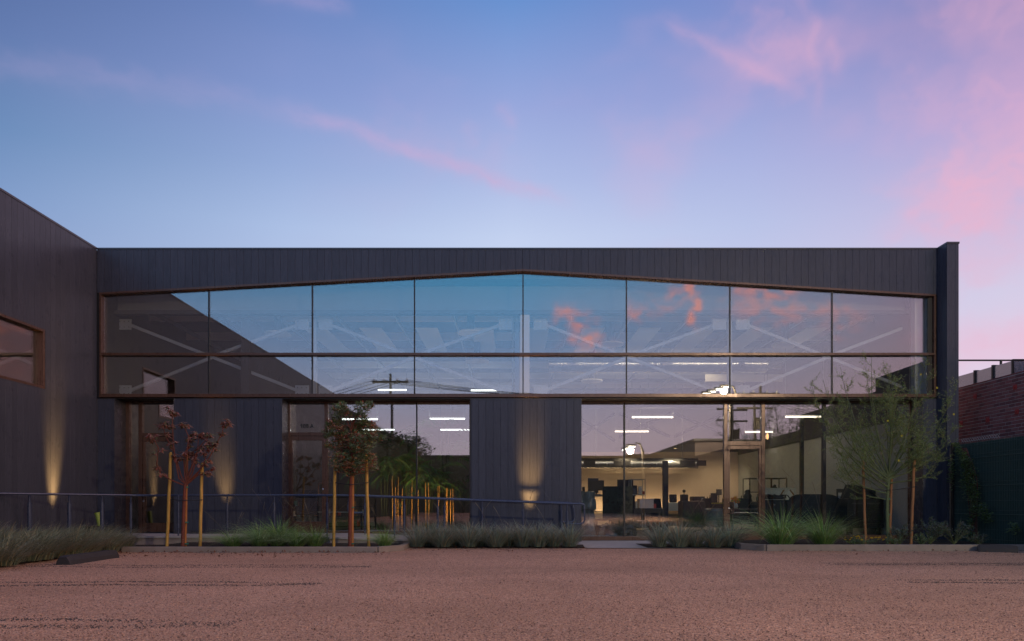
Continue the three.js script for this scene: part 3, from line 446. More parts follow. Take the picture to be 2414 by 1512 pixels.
// ================================================================== LEFT WING
{
  const wing = thing('building_wing', 'tall dark metal-clad wing with one bronze-framed window on the left', 'building');
  const WZ0 = 1.9, WZ1 = 3.76, WY0 = 3.26, WY1 = 4.48, rnd = mulberry(91);
  // boards: drawn in (u = -z, y), turned so that their faces look towards +x
  const put = (u0, u1, y0, y1, mat) => { const p = plate([[u0 + 0.0018, y0], [u1 - 0.0018, y0], [u1 - 0.0018, y1], [u0 + 0.0018, y1]], -0.016, (rnd() - 0.5) * 0.001, 0.0014); p.rotateY(PI / 2); p.translate(XL, 0, 0); return p; };
  for (let k = 0; k < 26; k++) { const u1 = -k * BW - 0.004, u0 = u1 - BW, zc = -(u0 + u1) / 2, mat = M.clad[Math.floor(rnd() * 4)]; if (zc > WZ0 && zc < WZ1) { part('cladding_board', put(u0, u1, 0.24, WY0, mat), mat, wing); part('cladding_board', put(u0, u1, WY1, PH - 0.03, mat), mat, wing); } else part('cladding_board', put(u0, u1, 0.24, PH - 0.03, mat), mat, wing); }
  const far = []; for (let k = 26; k < 130; k++) { const u1 = -k * BW - 0.004; far.push(put(u1 - BW, u1, 0.0, PH - 0.03)); }
  part('cladding_boards', far, M.clad[1], wing).userData.kind = 'stuff';
  const bk = (z0, z1, y0, y1) => box(XL - 0.3, XL - 0.02, y0, y1, z0, z1, 0);
  part('wall', bk(0.0, WZ0 - 0.02, 0, PH - 0.04), M.cladBack, wing); part('wall', bk(WZ1 + 0.02, 22.2, 0, PH - 0.04), M.cladBack, wing); part('wall', bk(WZ0 - 0.018, WZ1 + 0.018, 0, WY0 - 0.01), M.cladBack, wing); part('wall', bk(WZ0 - 0.018, WZ1 + 0.018, WY1 + 0.01, PH - 0.04), M.cladBack, wing);
  part('coping', box(XL - 0.3, XL + 0.012, PH - 0.03, PH + 0.014, 0.0, 22.2, 0.003), M.cap, wing);
  part('base_channel', box(XL - 0.02, XL - 0.004, 0.17, 0.235, 0.01, 4.4, 0.002), M.cap, wing);
  part('roof', box(XL - 9, XL - 0.31, 6.5, 6.6, 0.3, 22.2, 0), M.deck, wing); part('rear_wall', box(XL - 9.3, XL - 9, 0, 6.6, 0.3, 22.2, 0), M.darkRoom, wing); part('end_wall', box(XL - 9, XL - 0.31, 0, 6.5, 22.0, 22.2, 0), M.cladBack, wing); part('end_wall', box(XL - 9, XL - 0.31, 0, 6.5, 0.3, 0.5, 0), M.darkRoom, wing);
  const w = part('window', [box(XL - 0.16, XL + 0.006, WY0, WY0 + 0.05, WZ0, WZ1), box(XL - 0.16, XL + 0.006, WY1 - 0.05, WY1, WZ0, WZ1), box(XL - 0.16, XL + 0.006, WY0 + 0.05, WY1 - 0.05, WZ0, WZ0 + 0.05), box(XL - 0.16, XL + 0.006, WY0 + 0.05, WY1 - 0.05, WZ1 - 0.05, WZ1)], M.bronze, wing);
  const p = part('pane', T(plate([[-(WZ1 - 0.05), WY0 + 0.05], [-(WZ0 + 0.05), WY0 + 0.05], [-(WZ0 + 0.05), WY1 - 0.05], [-(WZ1 - 0.05), WY1 - 0.05]], -0.024, 0, 0.001, true), XL - 0.1, 0, 0, 0, PI / 2), M.glass, w);
}

// ================================================================== NEIGHBOUR ON THE RIGHT
{
  const b = thing('brick_building', 'old red brick building behind the green fence on the right', 'building'), bx = 10.9, rnd = mulberry(55);
  const TOPY = 3.69, C = 0.0762, LEN = 0.205, J = 0.01, z0 = -1.3, z1 = 2.1;
  // bricks turned so that their faces look towards -x
  const geos = []; for (let k = 0; k < 6; k++) { const l = LEN - J, h = C - J, g = plate([[-l / 2 + (rnd() - 0.5) * 0.004, -h / 2], [l / 2, -h / 2 + (rnd() - 0.5) * 0.004], [l / 2 + (rnd() - 0.5) * 0.004, h / 2], [-l / 2, h / 2 + (rnd() - 0.5) * 0.004]], -0.02, 0.004, 0.006); g.rotateY(-PI / 2); geos.push(g); }
  const rest = M.brickTones.map(() => []); let n = 0;
  for (let r = 0; r < 28; r++) for (let i = 0; i * LEN < z1 - z0 - 0.1; i++) {
    const y = TOPY - 0.05 - r * C, z = z0 + i * LEN + (r % 2) * LEN / 2 + LEN / 2, q = Math.floor(rnd() * 5), g = geos[Math.floor(rnd() * 6)], dx = (rnd() - 0.5) * 0.005, tilt = (rnd() - 0.5) * 0.02;
    const px = 1207 + bx * FOCAL / (CAM_Z - z), shows = y > 2.05 && z > -1.0 && z < 1.75;
    if (shows && n < 300) { const m = part('brick', g, M.brickTones[q], b); m.position.set(bx + dx, y, z); m.rotation.x = tilt; n++; } else rest[q].push(g.clone().rotateX(tilt).translate(bx + dx, y, z));
  }
  rest.forEach((l, q) => { if (l.length) part('brickwork', l, M.brickTones[q], b).userData.kind = 'stuff'; });
  part('mortar_wall', box(bx + 0.004, bx + 0.3, 0, TOPY, z0, z1, 0), M.mortar, b);
  part('parapet_cap', box(bx - 0.004, bx + 0.3, TOPY + 0.001, TOPY + 0.03, z0, z1, 0.003), M.brickTones[1], b);
  part('wall', box(bx + 0.3, bx + 12, 0, 3.4, z0, 26, 0), M.mortar, b);
  // the taller part of the same house beyond the frame, seen mirrored in the glass
  part('stepped_wall', [box(bx - 0.05, bx + 9, 0, 4.65, 2.1, 4.6, 0.01)], M.darkBrick, b); part('stepped_wall', [box(bx - 0.05, bx + 9, 0, 4.25, 4.6, 9.5, 0.01)], M.darkBrick, b); part('stepped_wall', [box(bx - 0.05, bx + 9, 0, 3.7, 9.5, 26, 0.01)], M.darkBrick, b);
  const red = std([0.36, 0.035, 0.03], 0.55);
  for (const [px, py] of [[2300.6, 935], [2395, 913], [2330, 990], [2399, 971], [2268, 998]]) { const d = bx * FOCAL / (px - 1207), z = CAM_Z - d, y = CAM_H + (1190 - py) * d / FOCAL; const a = part('anchor_plate', box(bx - 0.022, bx - 0.005, y - 0.055, y + 0.055, z - 0.055, z + 0.055, 0.004), red, b); part('nut', new THREE.CylinderGeometry(0.018, 0.018, 0.03, 6).rotateZ(PI / 2).translate(bx - 0.034, y, z), red, a); }
  // galvanised duct on the roof, with black flanges, and a thin rail above
  const dx = 11.32, duct = thing('rooftop_duct', 'grey galvanised duct with dark flanges on top of the brick building', 'duct');
  const zd = [-2.6, -0.86, -0.19, 0.5], y0 = 3.76, y1 = 4.12;
  for (let i = 0; i < 3; i++) part('duct_section', box(dx, dx + 0.5, y0, y1, zd[i] + 0.004, zd[i + 1] - 0.004, 0.004), M.galv, duct);
  for (const z of [-0.86, -0.19, 0.5]) part('flange', [box(dx - 0.03, dx - 0.001, y0 - 0.03, y1 + 0.03, z - 0.03, z + 0.03, 0.003), box(dx, dx + 0.53, y1 + 0.001, y1 + 0.03, z - 0.03, z + 0.03, 0.003), box(dx, dx + 0.53, y0 - 0.03, y0 - 0.001, z - 0.03, z + 0.03, 0.003)], M.black, duct);
  for (const z of [-0.5, 0.2, -1.6]) part('support_leg', box(dx + 0.1, dx + 0.4, 3.4, y0 - 0.031, z - 0.03, z + 0.03, 0.003), M.black, duct);
  const rail = thing('roof_rail', 'thin dark pipe rail standing above the duct on the brick building roof', 'rail');
  part('pipe', bar([dx - 0.6, 4.42, -1.0], [dx + 3, 4.42, -1.0], 0.022), M.black, rail); part('post', bar([dx + 0.72, 3.4, -1.0], [dx + 0.72, 4.42, -1.0], 0.03), M.black, rail); for (const y of [4.0, 4.2]) part('wire', bar([dx + 0.5, y, -1.05], [dx + 3, y, -1.05], 0.006, 5), M.black, rail);

  // green screened fence
  const f = thing('mesh_fence', 'dark green screened wire fence in front of the brick wall', 'fence'), fx = 9.93, fz0 = 0.56, fz1 = 14, fy = 2.22;
  const scr = std([0.022, 0.055, 0.044], 0.9), wire = std([0.05, 0.1, 0.09], 0.5);
  const sm = []; for (let z = fz0; z < fz1; z += 0.06) sm.push(box(fx + 0.012, fx + 0.018 + 0.006 * (Math.round(z / 0.06) % 2), 0.05, fy - 0.02, z, z + 0.058, 0)); part('privacy_screen', sm, scr, f).userData.kind = 'stuff';
  const wm = []; for (let z = fz0; z < 5; z += 0.05) wm.push(bar([fx, 0.05, z], [fx, fy, z], 0.0045, 4)); for (let y = 0.15; y < fy; y += 0.2) wm.push(bar([fx - 0.004, y, fz0], [fx - 0.004, y, fz1], 0.003, 4)); part('wire_mesh', wm, wire, f).userData.kind = 'stuff';
  for (const y of [0.62, 1.22, 1.82]) part('ridge', bent([[fx, y + 0.05, fz0], [fx, y + 0.05, 3], [fx, y + 0.05, fz1]], 0.0075, 6, 2), wire, f);
  for (const z of [fz0, 3.0, 5.4, 7.8, 10.2, 12.6]) part('post', box(fx - 0.045, fx + 0.03, 0, fy + 0.04, z - 0.04, z + 0.04, 0.004), M.black, f);
  const link = [], lg = std([0.5, 0.5, 0.5], 0.4, 0.7); for (let i = 0; i < 16; i++) for (const s of [1, -1]) link.push(bar([fx + 0.06, fy + 0.02, 0.75 + i * 0.08 + (s > 0 ? 0 : 0.08)], [fx + 0.06, fy + 0.1, 0.75 + i * 0.08 + (s > 0 ? 0.08 : 0)], 0.004, 4)); part('chain_link', link, lg, f).userData.kind = 'stuff';
}

// ================================================================== HANDRAILS AND GROUND LIGHTS
function handrail(label, path, posts, returns) {
  const t = thing('handrail', label, 'handrail'); part('top_rail', bent(path, 0.024, 8, 6), M.rail, t);
  for (const [x, y, z, base, fat] of posts) { const p = part('post', bar([x, base, z], [x, y - 0.01, z], fat ? 0.024 : 0.016, 8), M.rail, t); part('sleeve', bar([x, base + (fat ? 0.02 : 0.22), z], [x, y - 0.16, z], fat ? 0.042 : 0.028, 8), M.rail, p); }
  for (const r of returns) part('return_bar', bent(r, 0.019, 8, 5), M.rail, t);
}
{
  const zr = 1.24, q = (px, py) => [X(px, zr), Y(py, zr), zr], yAt = (x) => mixn(Y(1169, zr), Y(1200, zr), sstep(-3.3, 2.6, x) * 1.15);
  const ry = (x) => slabY(x) + 0.885;
  const nearPts = [[-9.62, 1.075, 3.28], [-8.9, 1.072, 2.3], [-8.25, 1.068, 1.42], [-8.0, 1.066, zr], [-6.5, 1.066, zr], [-4.0, 1.068, zr]]; for (let x = -3.6; x <= 1.4; x += 0.7) nearPts.push([x, ry(x) - 0.005, zr]); nearPts.push([1.48, ry(1.48), zr], [1.55, ry(1.5) - 0.02, zr]);
  const posts = [[69, 2.72, 1], [163, 2.05, 1], [240, 1.52, 1]].map(([px, z]) => [X(px, z), 1.07, z, 0.17, 1]); for (const px of [308, 420, 535, 646, 771, 930, 1032, 1233, 1337]) { const x = X(px, zr); posts.push([x, ry(x), zr, slabY(x) - 0.05, 0]); }
  handrail('dark blue-grey metal handrail along the outer edge of the ramp', nearPts, posts, [[[1.55, ry(1.5) - 0.02, zr], [1.56, 0.7, zr], [1.56, 0.52, zr], [1.5, 0.46, zr], [1.18, 0.46, zr]]]);
  const zf = 0.1, farPts = []; for (let x = -3.74; x <= 1.36; x += 0.85) farPts.push([x, ry(x) + 0.012, zf]); farPts.push([1.4, ry(1.4), zf]);
  handrail('second handrail of the ramp, close to the wall behind the outer one', farPts, [757, 860, 953, 1048, 1137, 1324].slice(1).map((px) => { const x = X(px, zf); return [x, ry(x), zf, slabY(x), 0]; }), [[[-3.74, ry(-3.74) + 0.012, zf], [-3.78, 0.95, zf], [-3.78, 0.72, zf], [-3.72, 0.68, zf], [-3.45, 0.68, zf]], [[1.4, ry(1.4), zf], [1.44, 0.72, zf], [1.44, 0.52, zf], [1.38, 0.47, zf], [1.15, 0.47, zf]]]);
}
function groundLight(label, x, z, y, tx, tz, power) {
  const t = thing('ground_uplight', label, 'uplight', [x, y, z], 0, 'ground lights that wash the dark walls');
  part('housing', lathe([[0.0, -0.06], [0.075, -0.06], [0.075, 0.004], [0.062, 0.008], [0.056, 0.004], [0.056, -0.02]], 22), M.black, t);
  const em = std([0.9, 0.6, 0.3], 0.4); em.emissive = new THREE.Color(1.0, 0.58, 0.22); em.emissiveIntensity = 3;
  part('lamp_lens', new THREE.CylinderGeometry(0.05, 0.05, 0.006, 20).translate(0, -0.004, 0), em, t);
  const s = new THREE.SpotLight(new THREE.Color(1.0, 0.53, 0.16), power, 0, 12 * PI / 180, 1.0, 2); s.position.set(x, y + 0.03, z); s.target.position.set(tx, y + 1.3, tz); s.castShadow = true; s.shadow.radius = 4.5; scene.add(s, s.target);
}
groundLight('small round ground light glowing at the foot of the left wing wall', XL + 0.3, 1.66, 0.192, XL + 0.03, 1.62, 145);
groundLight('round ground light at the dark panel between the two left doors', X(530, 0.33), 0.33, slabY(-6.6) + 0.004, X(529, 0), 0.04, 52);
groundLight('round ground light behind the rail under the middle dark panel', X(1247, 0.36), 0.36, slabY(0.4) + 0.004, X(1249, 0), 0.03, 140);
{ const t = thing('planter_box', 'low dark box with a lime green stump by the left door', 'planter', [-9.26, 0.19, 0.62]); part('box_body', box(-0.3, 0.3, 0, 0.2, -0.16, 0.16, 0.01), M.blackFurn, t); part('green_stem', limb([[0.02, 0.2, 0], [0.0, 0.34, 0], [-0.03, 0.5, 0.01]], [0.045, 0.05, 0.06], 10), std([0.22, 0.3, 0.05], 0.6), t); }

// ================================================================== INSIDE: LAMPS
function pendant(label, x0, x1, y, z, group, lit = 1, col = [1.0, 0.93, 0.82]) {
  const t = thing('pendant_light', label, 'pendant light', [(x0 + x1) / 2, y, z], 0, group), L = x1 - x0;
  part('lamp_housing', box(-L / 2 - 0.02, L / 2 + 0.02, 0.012, 0.06, -0.04, 0.04, 0.006), M.steelWhite, t);
  const em = std([0.9, 0.9, 0.9], 0.5); em.emissive = new THREE.Color(...col); em.emissiveIntensity = 2.6;
  part('glowing_diffuser', box(-L / 2, L / 2, -0.035, 0.011, -0.035, 0.035, 0.01), em, t);
  for (const s of [-1, 1]) part('suspension_wire', bar([s * L * 0.5, 0.06, 0], [s * L * 0.5, 5.6 - y, 0], 0.006, 5), M.steelWhite, t);
  if (lit) { const l = new THREE.RectAreaLight(new THREE.Color(...col), 13 * lit, L, 0.07); l.position.set((x0 + x1) / 2, y - 0.042, z); l.lookAt((x0 + x1) / 2, 0, z); scene.add(l); const u = new THREE.RectAreaLight(new THREE.Color(...col), 18 * lit, L, 0.07); u.position.set((x0 + x1) / 2, y + 0.075, z); u.lookAt((x0 + x1) / 2, 9, z); scene.add(u); }
}
const atD = (px, d) => (px - 1207) * d / FOCAL;
{
  const warm = [1.0, 0.86, 0.66], gB = 'linear lamps hanging in the right workspace', gA = 'linear lamps hanging in the left workspace';
  for (const [a, b, y, h, lab] of [[1490, 1587, 983, 3.55, 'glowing linear lamp, upper one left of the right door'], [1450, 1529, 1017, 3.55, 'glowing linear lamp crossing a black mullion, lower one left of the right door'], [1852, 1942, 982, 3.55, 'glowing linear lamp highest behind the feathery green tree'], [1757, 1836, 1018, 3.55, 'glowing linear lamp seen through the glass above the right door']]) { const d = (h - CAM_H) * FOCAL / (1190 - y); pendant(lab, atD(a, d), atD(b, d), h, CAM_Z - d, gB, 1, warm); }
  for (const [a, b, y, lab] of [[806, 890, 988, 'glowing linear lamp behind the leafy middle tree'], [1013, 1096, 987, 'glowing linear lamp in the pane left of the middle panel'], [850, 930, 1013, 'lower glowing linear lamp half hidden by the leafy middle tree'], [1038, 1118, 1013, 'lower glowing linear lamp cut off by the middle panel']]) { const d = (3.74 - CAM_H) * FOCAL / (1190 - y); pendant(lab, atD(a, d), atD(b, d), 3.74, CAM_Z - d, gA, 0.9, [0.92, 1.0, 0.98]); }
  for (const [a, b, y, lab] of [[667, 709, 921, 'short glowing lamp low in the clerestory above the second door'], [891, 958, 919, 'glowing lamp low in the third clerestory bay from the left'], [1110, 1178, 920, 'glowing lamp low in the fourth clerestory bay from the left']]) { const d = (4.9 - CAM_H) * FOCAL / (1190 - y); pendant(lab, atD(a, d), atD(b, d), 4.9, CAM_Z - d, gA, 0.4, [0.95, 1.0, 0.98]); }
}
const areaLight = (x, y, z, tx, ty, tz, w, h, k, col) => { const l = new THREE.RectAreaLight(new THREE.Color(...col), k, w, h); l.position.set(x, y, z); l.lookAt(tx, ty, tz); scene.add(l); };

// ================================================================== INSIDE: RIGHT WORKSPACE
const warmLamp = std([0.9, 0.7, 0.45], 0.5); warmLamp.emissive = new THREE.Color(1.0, 0.66, 0.34); warmLamp.emissiveIntensity = 2.2;
{
  const BZ = -14, wallTop = 3.1, S = (CAM_Z - BZ) / FOCAL;
  part('back_wall', box(0.43, 9.6, 0.0, wallTop, BZ - 0.2, BZ, 0), M.wallTan, office);
  part('upper_wall', box(0.43, 9.6, wallTop + 0.002, 5.9, BZ - 1.4, BZ - 1.2, 0), std([0.4, 0.38, 0.4], 0.8), office);
  for (const [a, b, c, d] of [[1350, 1040, 1450, 975], [1450, 1040, 1350, 975], [1460, 975, 1580, 1030], [1580, 975, 1460, 1030], [1590, 1030, 1720, 970], [1720, 1030, 1590, 975]]) part('far_brace', bar([X(a, BZ - 1.1), Y(b, BZ - 1.1), BZ - 1.1], [X(c, BZ - 1.1), Y(d, BZ - 1.1), BZ - 1.1], 0.07, 6), M.deck, office);
  // round duct with grilles along the rear wall
  const dz = -12.6, dy = Y(1093, dz), duct = thing('air_duct', 'long silvery air duct with dark grilles along the rear wall of the right workspace', 'duct');
  const seg = []; for (let x = 1.0; x < 7.2; x += 0.5) seg.push(T(new THREE.CylinderGeometry(0.21, 0.21, 0.47, 20, 1), x + 0.24, dy, dz, 0, 0, PI / 2), T(new THREE.CylinderGeometry(0.222, 0.222, 0.03, 20, 1), x + 0.49, dy, dz, 0, 0, PI / 2)); part('round_pipe', seg, M.galv, duct);
  for (const [a, b] of [[1375, 1402], [1445, 1485], [1600, 1636], [1640, 1662]]) part('grille', box(X(a, dz), X(b, dz), dy - 0.11, dy + 0.11, dz + 0.17, dz + 0.225, 0.005), M.blackFurn, duct);
  for (const x of [1.6, 3.4, 5.2, 6.9]) part('strap', bar([x, dy + 0.2, dz], [x, 5.7, dz], 0.012, 5), M.galv, duct);
  // strip of warm light at the foot of the rear wall, and round ceiling spots
  const strip = thing('led_strip', 'warm light strip glowing low along the rear wall behind the white console', 'light strip', [4.6, 0.62, BZ + 0.34]); part('glowing_strip', box(-2.9, 2.9, 0, 0.02, -0.02, 0.02, 0), warmLamp, strip); part('channel', box(-2.95, 2.95, -0.03, -0.002, -0.035, 0.035, 0.004), M.blackFurn, strip);
  areaLight(4.6, 0.66, BZ + 0.36, 4.6, 1.6, BZ - 0.25, 5.8, 0.05, 34, [1.0, 0.68, 0.36]);
  for (const [px, lab] of [[1482, 'warm spot lamp in front of the duct, left of the dark column'], [1592, 'warm spot lamp in front of the duct, right of the dark column'], [1727, 'warm spot lamp in front of the duct, seen through the right door']]) {
    const z = dz + 0.75, x = X(px, z), y = dy + 0.55, t = thing('spot_lamp', lab, 'spot lamp', [x, y, z], 0, 'spot lamps along the duct'); part('lamp_body', lathe([[0.0, 0.14], [0.05, 0.14], [0.06, 0.0], [0.05, 0.0]], 14), M.steelWhite, t); part('lamp_face', new THREE.CylinderGeometry(0.05, 0.05, 0.01, 14), warmLamp, t); part('stem', bar([0, 0.14, 0], [0, 5.6 - y, 0], 0.01, 5), M.steelWhite, t);
    const s = new THREE.SpotLight(new THREE.Color(1, 0.76, 0.46), 9, 0, 0.75, 0.8, 2); s.position.set(x, y - 0.02, z); s.target.position.set(x, dy - 0.3, dz); s.castShadow = true; scene.add(s, s.target);
  }
  areaLight(4.4, 5.4, -7, 4.4, 0, -7.01, 5, 3, 1.9, [1.0, 0.8, 0.52]);  // added general fill from overhead; no lamp of the room stands here
  // columns
  for (const [a, b, top, z] of [[1563.5, 1576, 1087, -5.2], [1889, 1896, 985, -5.2]]) part('column', box(X(a, z), X(b, z), 0, Y(top, z), z - 0.14, z, 0.004), M.blackFurn, office);
  part('tie_beam', box(0.43, 9.6, Y(985, -5.2) + 0.3, Y(985, -5.2) + 0.42, -5.3, -5.2, 0.004), M.deck, office);
  const P = (px, py, z) => [X(px, z), Y(py, z), z], BX = (a, b, yt, yb, z0, z1, c = 0.01) => box(X(a, z1), X(b, z1), Y(yb, z1), Y(yt, z1), z0, z1, c);
  const legs = (t, x0, x1, z0, z1, top, r = 0.03, mat = M.blackFurn) => { for (const x of [x0, x1]) for (const z of [z0, z1]) part('leg', box(x - r, x + r, 0.008, top, z - r, z + r, 0.004), mat, t); };
  // crumpled plastic: a displaced sheet
  const crumple = (w, h, d, seed, amp) => { const g = new THREE.BoxGeometry(w, h, d, 14, 14, 8), p = g.attributes.position; for (let i = 0; i < p.count; i++) { const x = p.getX(i), y = p.getY(i), z = p.getZ(i), n = fbm(x * 9 + z * 5 + 20, y * 7 + z * 8 + 20, 3, seed) - 0.5, m = fbm(x * 5 + 50, y * 9 + z * 6 + 50, 3, seed + 5) - 0.5; p.setXYZ(i, x + n * amp, y + m * amp * (y > -h / 2 + 0.02 ? 1 : 0), z + n * amp * 1.2); } g.computeVertexNormals(); return g; };
  const wrap = std([0.09, 0.13, 0.15], 0.16), wrap2 = std([0.07, 0.075, 0.075], 0.2);
  { const z = -1.25, x = (X(1368, z) + X(1400, z)) / 2, h = Y(1161, z); const t = thing('wrapped_bundle', 'tall bundle wrapped in crinkled bluish plastic beside the middle panel', 'wrapped bundle', [x, 0.01, z]); part('plastic_wrap', crumple(0.34, h, 0.4, 3, 0.11).translate(0, h / 2, 0), wrap, t); part('cord', bent([[-0.2, h * 0.6, 0.24], [0, h * 0.63, 0.28], [0.2, h * 0.58, 0.24]], 0.008, 6), M.blackFurn, t); }
  { const z = -1.7, x0 = X(1402, z), x1 = X(1490, z), h = Y(1224, z); const t = thing('low_table', 'dark low table draped in clear crumpled plastic below the painted panel', 'table', [0, 0, 0]); part('table_top', box(x0, x1, h - 0.05, h, z - 0.6, z, 0.008), M.blackFurn, t); legs(t, x0 + 0.05, x1 - 0.05, z - 0.55, z - 0.05, h - 0.05); const s = solo('plastic_sheet', crumple(x1 - x0 - 0.1, 0.34, 0.3, 12, 0.16).translate((x0 + x1) / 2 - 0.02, 0.19, z + 0.28), wrap2, 'crumpled clear plastic sheet heaped on the floor before the painted panel', 'plastic sheet'); }
  { const z = -2.3, cvs = texture(256, 192, (i, j, o) => { const u = i / 256, v = j / 192, n = fbm(u * 6, v * 5, 4, 141), l = sstep(0.35, 0.6, u - v * 0.55 + n * 0.5 - 0.15), sp = sstep(0.66, 0.7, fbm(u * 14, v * 12, 2, 145)); o[0] = mixn(0.1, 0.36, l) * (0.7 + n * 0.5) - sp * 0.12; o[1] = mixn(0.17, 0.35, l) * (0.7 + n * 0.5) - sp * 0.12; o[2] = mixn(0.17, 0.27, l) * (0.7 + n * 0.5) - sp * 0.12; }, { colour: true });
    cvs.repeat.set(1, 1); const w = X(1492, z) - X(1421, z), h = Y(1147, z) - Y(1224, z), g = new RoundedBoxGeometry(w, h, 0.04, 1, 0.004); const uv = g.attributes.uv, p = g.attributes.position; for (let i = 0; i < uv.count; i++) uv.setXY(i, p.getX(i) / w + 0.5, p.getY(i) / h + 0.5);
    const t = thing('painted_panel', 'dark mottled green and ochre painted panel standing on the low table', 'panel', [X(1456, z), Y(1224, z) + h / 2, z], 0); t.rotation.x = -0.06; part('canvas', g, std([1, 1, 1], 0.8, 0, { map: cvs }), t); part('back_frame', box(-w / 2 + 0.02, w / 2 - 0.02, -h / 2 + 0.02, h / 2 - 0.02, -0.06, -0.021, 0.003), M.blackFurn, t); }
  for (const [a, b, yt, yb, z, lab, mat] of [[1386, 1411, 1128, 1163, -6.2, 'dark blue board leaning behind the wrapped bundle', std([0.02, 0.03, 0.06], 0.6)], [1373, 1379, 1148, 1168, -6, 'narrow dark board beside the middle panel, behind the wrapped bundle', M.blackFurn], [1491, 1502, 1145, 1165, -5.4, 'small dark screen behind the painted panel', M.blackFurn]]) { const t = thing('display_board', lab, 'board', [0, 0, 0]); part('board_face', BX(a, b, yt, yb, z - 0.03, z, 0.004), mat, t); part('stand', box(X((a + b) / 2, z) - 0.02, X((a + b) / 2, z) + 0.02, 0.008, Y(yb, z) - 0.002, z - 0.06, z - 0.035, 0.003), M.blackFurn, t); part('foot', box(X(a, z), X(b, z), 0.006, 0.03, z - 0.15, z + 0.05, 0.004), M.blackFurn, t); }
  { const t = thing('desk', 'long dark desk behind the painted panel', 'desk'); const z = -5.6; part('desk_top', BX(1374, 1500, 1166, 1171, z - 0.7, z, 0.006), std([0.1, 0.12, 0.14], 0.5), t); legs(t, X(1380, z), X(1495, z), z - 0.65, z - 0.05, Y(1171, z)); }
  { const z = -4.8, t = thing('wire_shelf', 'light metal shelf rack with small goods right of the black mullion', 'shelf rack'), x0 = X(1488, z), x1 = X(1521, z); for (const x of [x0, x1]) for (const k of [0, -0.4]) part('upright', box(x - 0.012, x + 0.012, 0.008, Y(1129, z), z + k - 0.012, z + k + 0.012, 0.003), M.steelWhite, t); for (const y of [1130, 1166, 1200, 1228]) part('shelf', box(x0, x1, Y(y, z) - 0.02, Y(y, z), z - 0.4, z, 0.003), M.steelWhite, t); }
  for (const [px, w, h, c, sh, lab] of [[1497, 0.14, 0.16, [0.03, 0.04, 0.06], 1166, 'dark blue tin on the light shelf rack'], [1509, 0.1, 0.22, [0.6, 0.6, 0.58], 1166, 'white canister on the light shelf rack'], [1518, 0.08, 0.08, [0.35, 0.02, 0.02], 1166, 'small red tin on the light shelf rack'], [1507, 0.24, 0.2, [0.5, 0.48, 0.42], 1200, 'pale carton low on the light shelf rack']]) { const z = -4.9, t = thing('container', lab, 'container', [X(px, z), Y(sh, -4.8), z]); part('body', box(-w / 2, w / 2, 0.001, h, -0.06, 0.06, 0.015), std(c, 0.5), t); part('lid', box(-w / 2 - 0.004, w / 2 + 0.004, h, h + 0.018, -0.064, 0.064, 0.006), std(c.map((v) => v * 0.7), 0.5), t); }
  { const z = -2.3, t = thing('work_table', 'black table under the clear storage bin beside the dark column', 'table'), x0 = X(1494, z), x1 = X(1568, z), h = Y(1199, z); part('table_top', box(x0, x1, h - 0.045, h, z - 0.6, z, 0.006), M.blackFurn, t); legs(t, x0 + 0.04, x1 - 0.04, z - 0.55, z - 0.04, h - 0.045, 0.035); part('apron', box(x0 + 0.08, x1 - 0.08, h - 0.12, h - 0.046, z - 0.08, z - 0.05, 0.004), M.blackFurn, t);
    const b = thing('storage_bin', 'clear plastic storage bin on the black table', 'bin', [0, h, 0]), bx0 = X(1509, z), bx1 = X(1543, z), bh = Y(1178, z) - h; const cl = new THREE.MeshPhysicalMaterial({ color: new THREE.Color(0.75, 0.7, 0.74), roughness: 0.35, transmission: 0.6, thickness: 0 }); part('bin_body', [box(bx0, bx1, 0.002, 0.012, z - 0.4, z - 0.1, 0.002), box(bx0, bx0 + 0.006, 0.012, bh, z - 0.4, z - 0.1, 0.001), box(bx1 - 0.006, bx1, 0.012, bh, z - 0.4, z - 0.1, 0.001), box(bx0 + 0.006, bx1 - 0.006, 0.012, bh, z - 0.106, z - 0.1, 0.001), box(bx0 + 0.006, bx1 - 0.006, 0.012, bh, z - 0.4, z - 0.394, 0.001)], cl, b); part('rim', box(bx0 - 0.01, bx1 + 0.015, bh, bh + 0.02, z - 0.41, z - 0.09, 0.006), cl, b);
    const r = thing('red_box', 'small red box on the black table right of the clear bin', 'box', [X(1547, z), h, z - 0.2]); part('body', box(-0.035, 0.035, 0.002, 0.1, -0.05, 0.05, 0.006), std([0.4, 0.02, 0.02], 0.5), r); part('lid', box(-0.038, 0.038, 0.1, 0.12, -0.053, 0.053, 0.006), std([0.3, 0.015, 0.015], 0.5), r);
    const st = thing('stool', 'small orange wooden stool under the black table', 'stool', [X(1546, z), 0.008, z - 0.2]); part('seat', box(-0.14, 0.14, 0.4, 0.44, -0.14, 0.14, 0.01), std([0.26, 0.08, 0.025], 0.6), st); for (const a of [-1, 1]) for (const c of [-1, 1]) part('leg', bar([a * 0.12, 0, c * 0.12], [a * 0.09, 0.4, c * 0.09], 0.016, 6), std([0.22, 0.07, 0.02], 0.6), st); }
  { const z = -8, t = thing('sideboard', 'low dark sideboard behind the black table, left of the dark column', 'cabinet'); part('body', BX(1440, 1574, 1203, 1246, z - 0.5, z, 0.008), M.blackFurn, t); for (const [p, q] of [[1442, 1484], [1486, 1528], [1530, 1572]]) part('door_panel', BX(p, q, 1206, 1243, z + 0.002, z + 0.018, 0.004), M.blackFurn, t); }
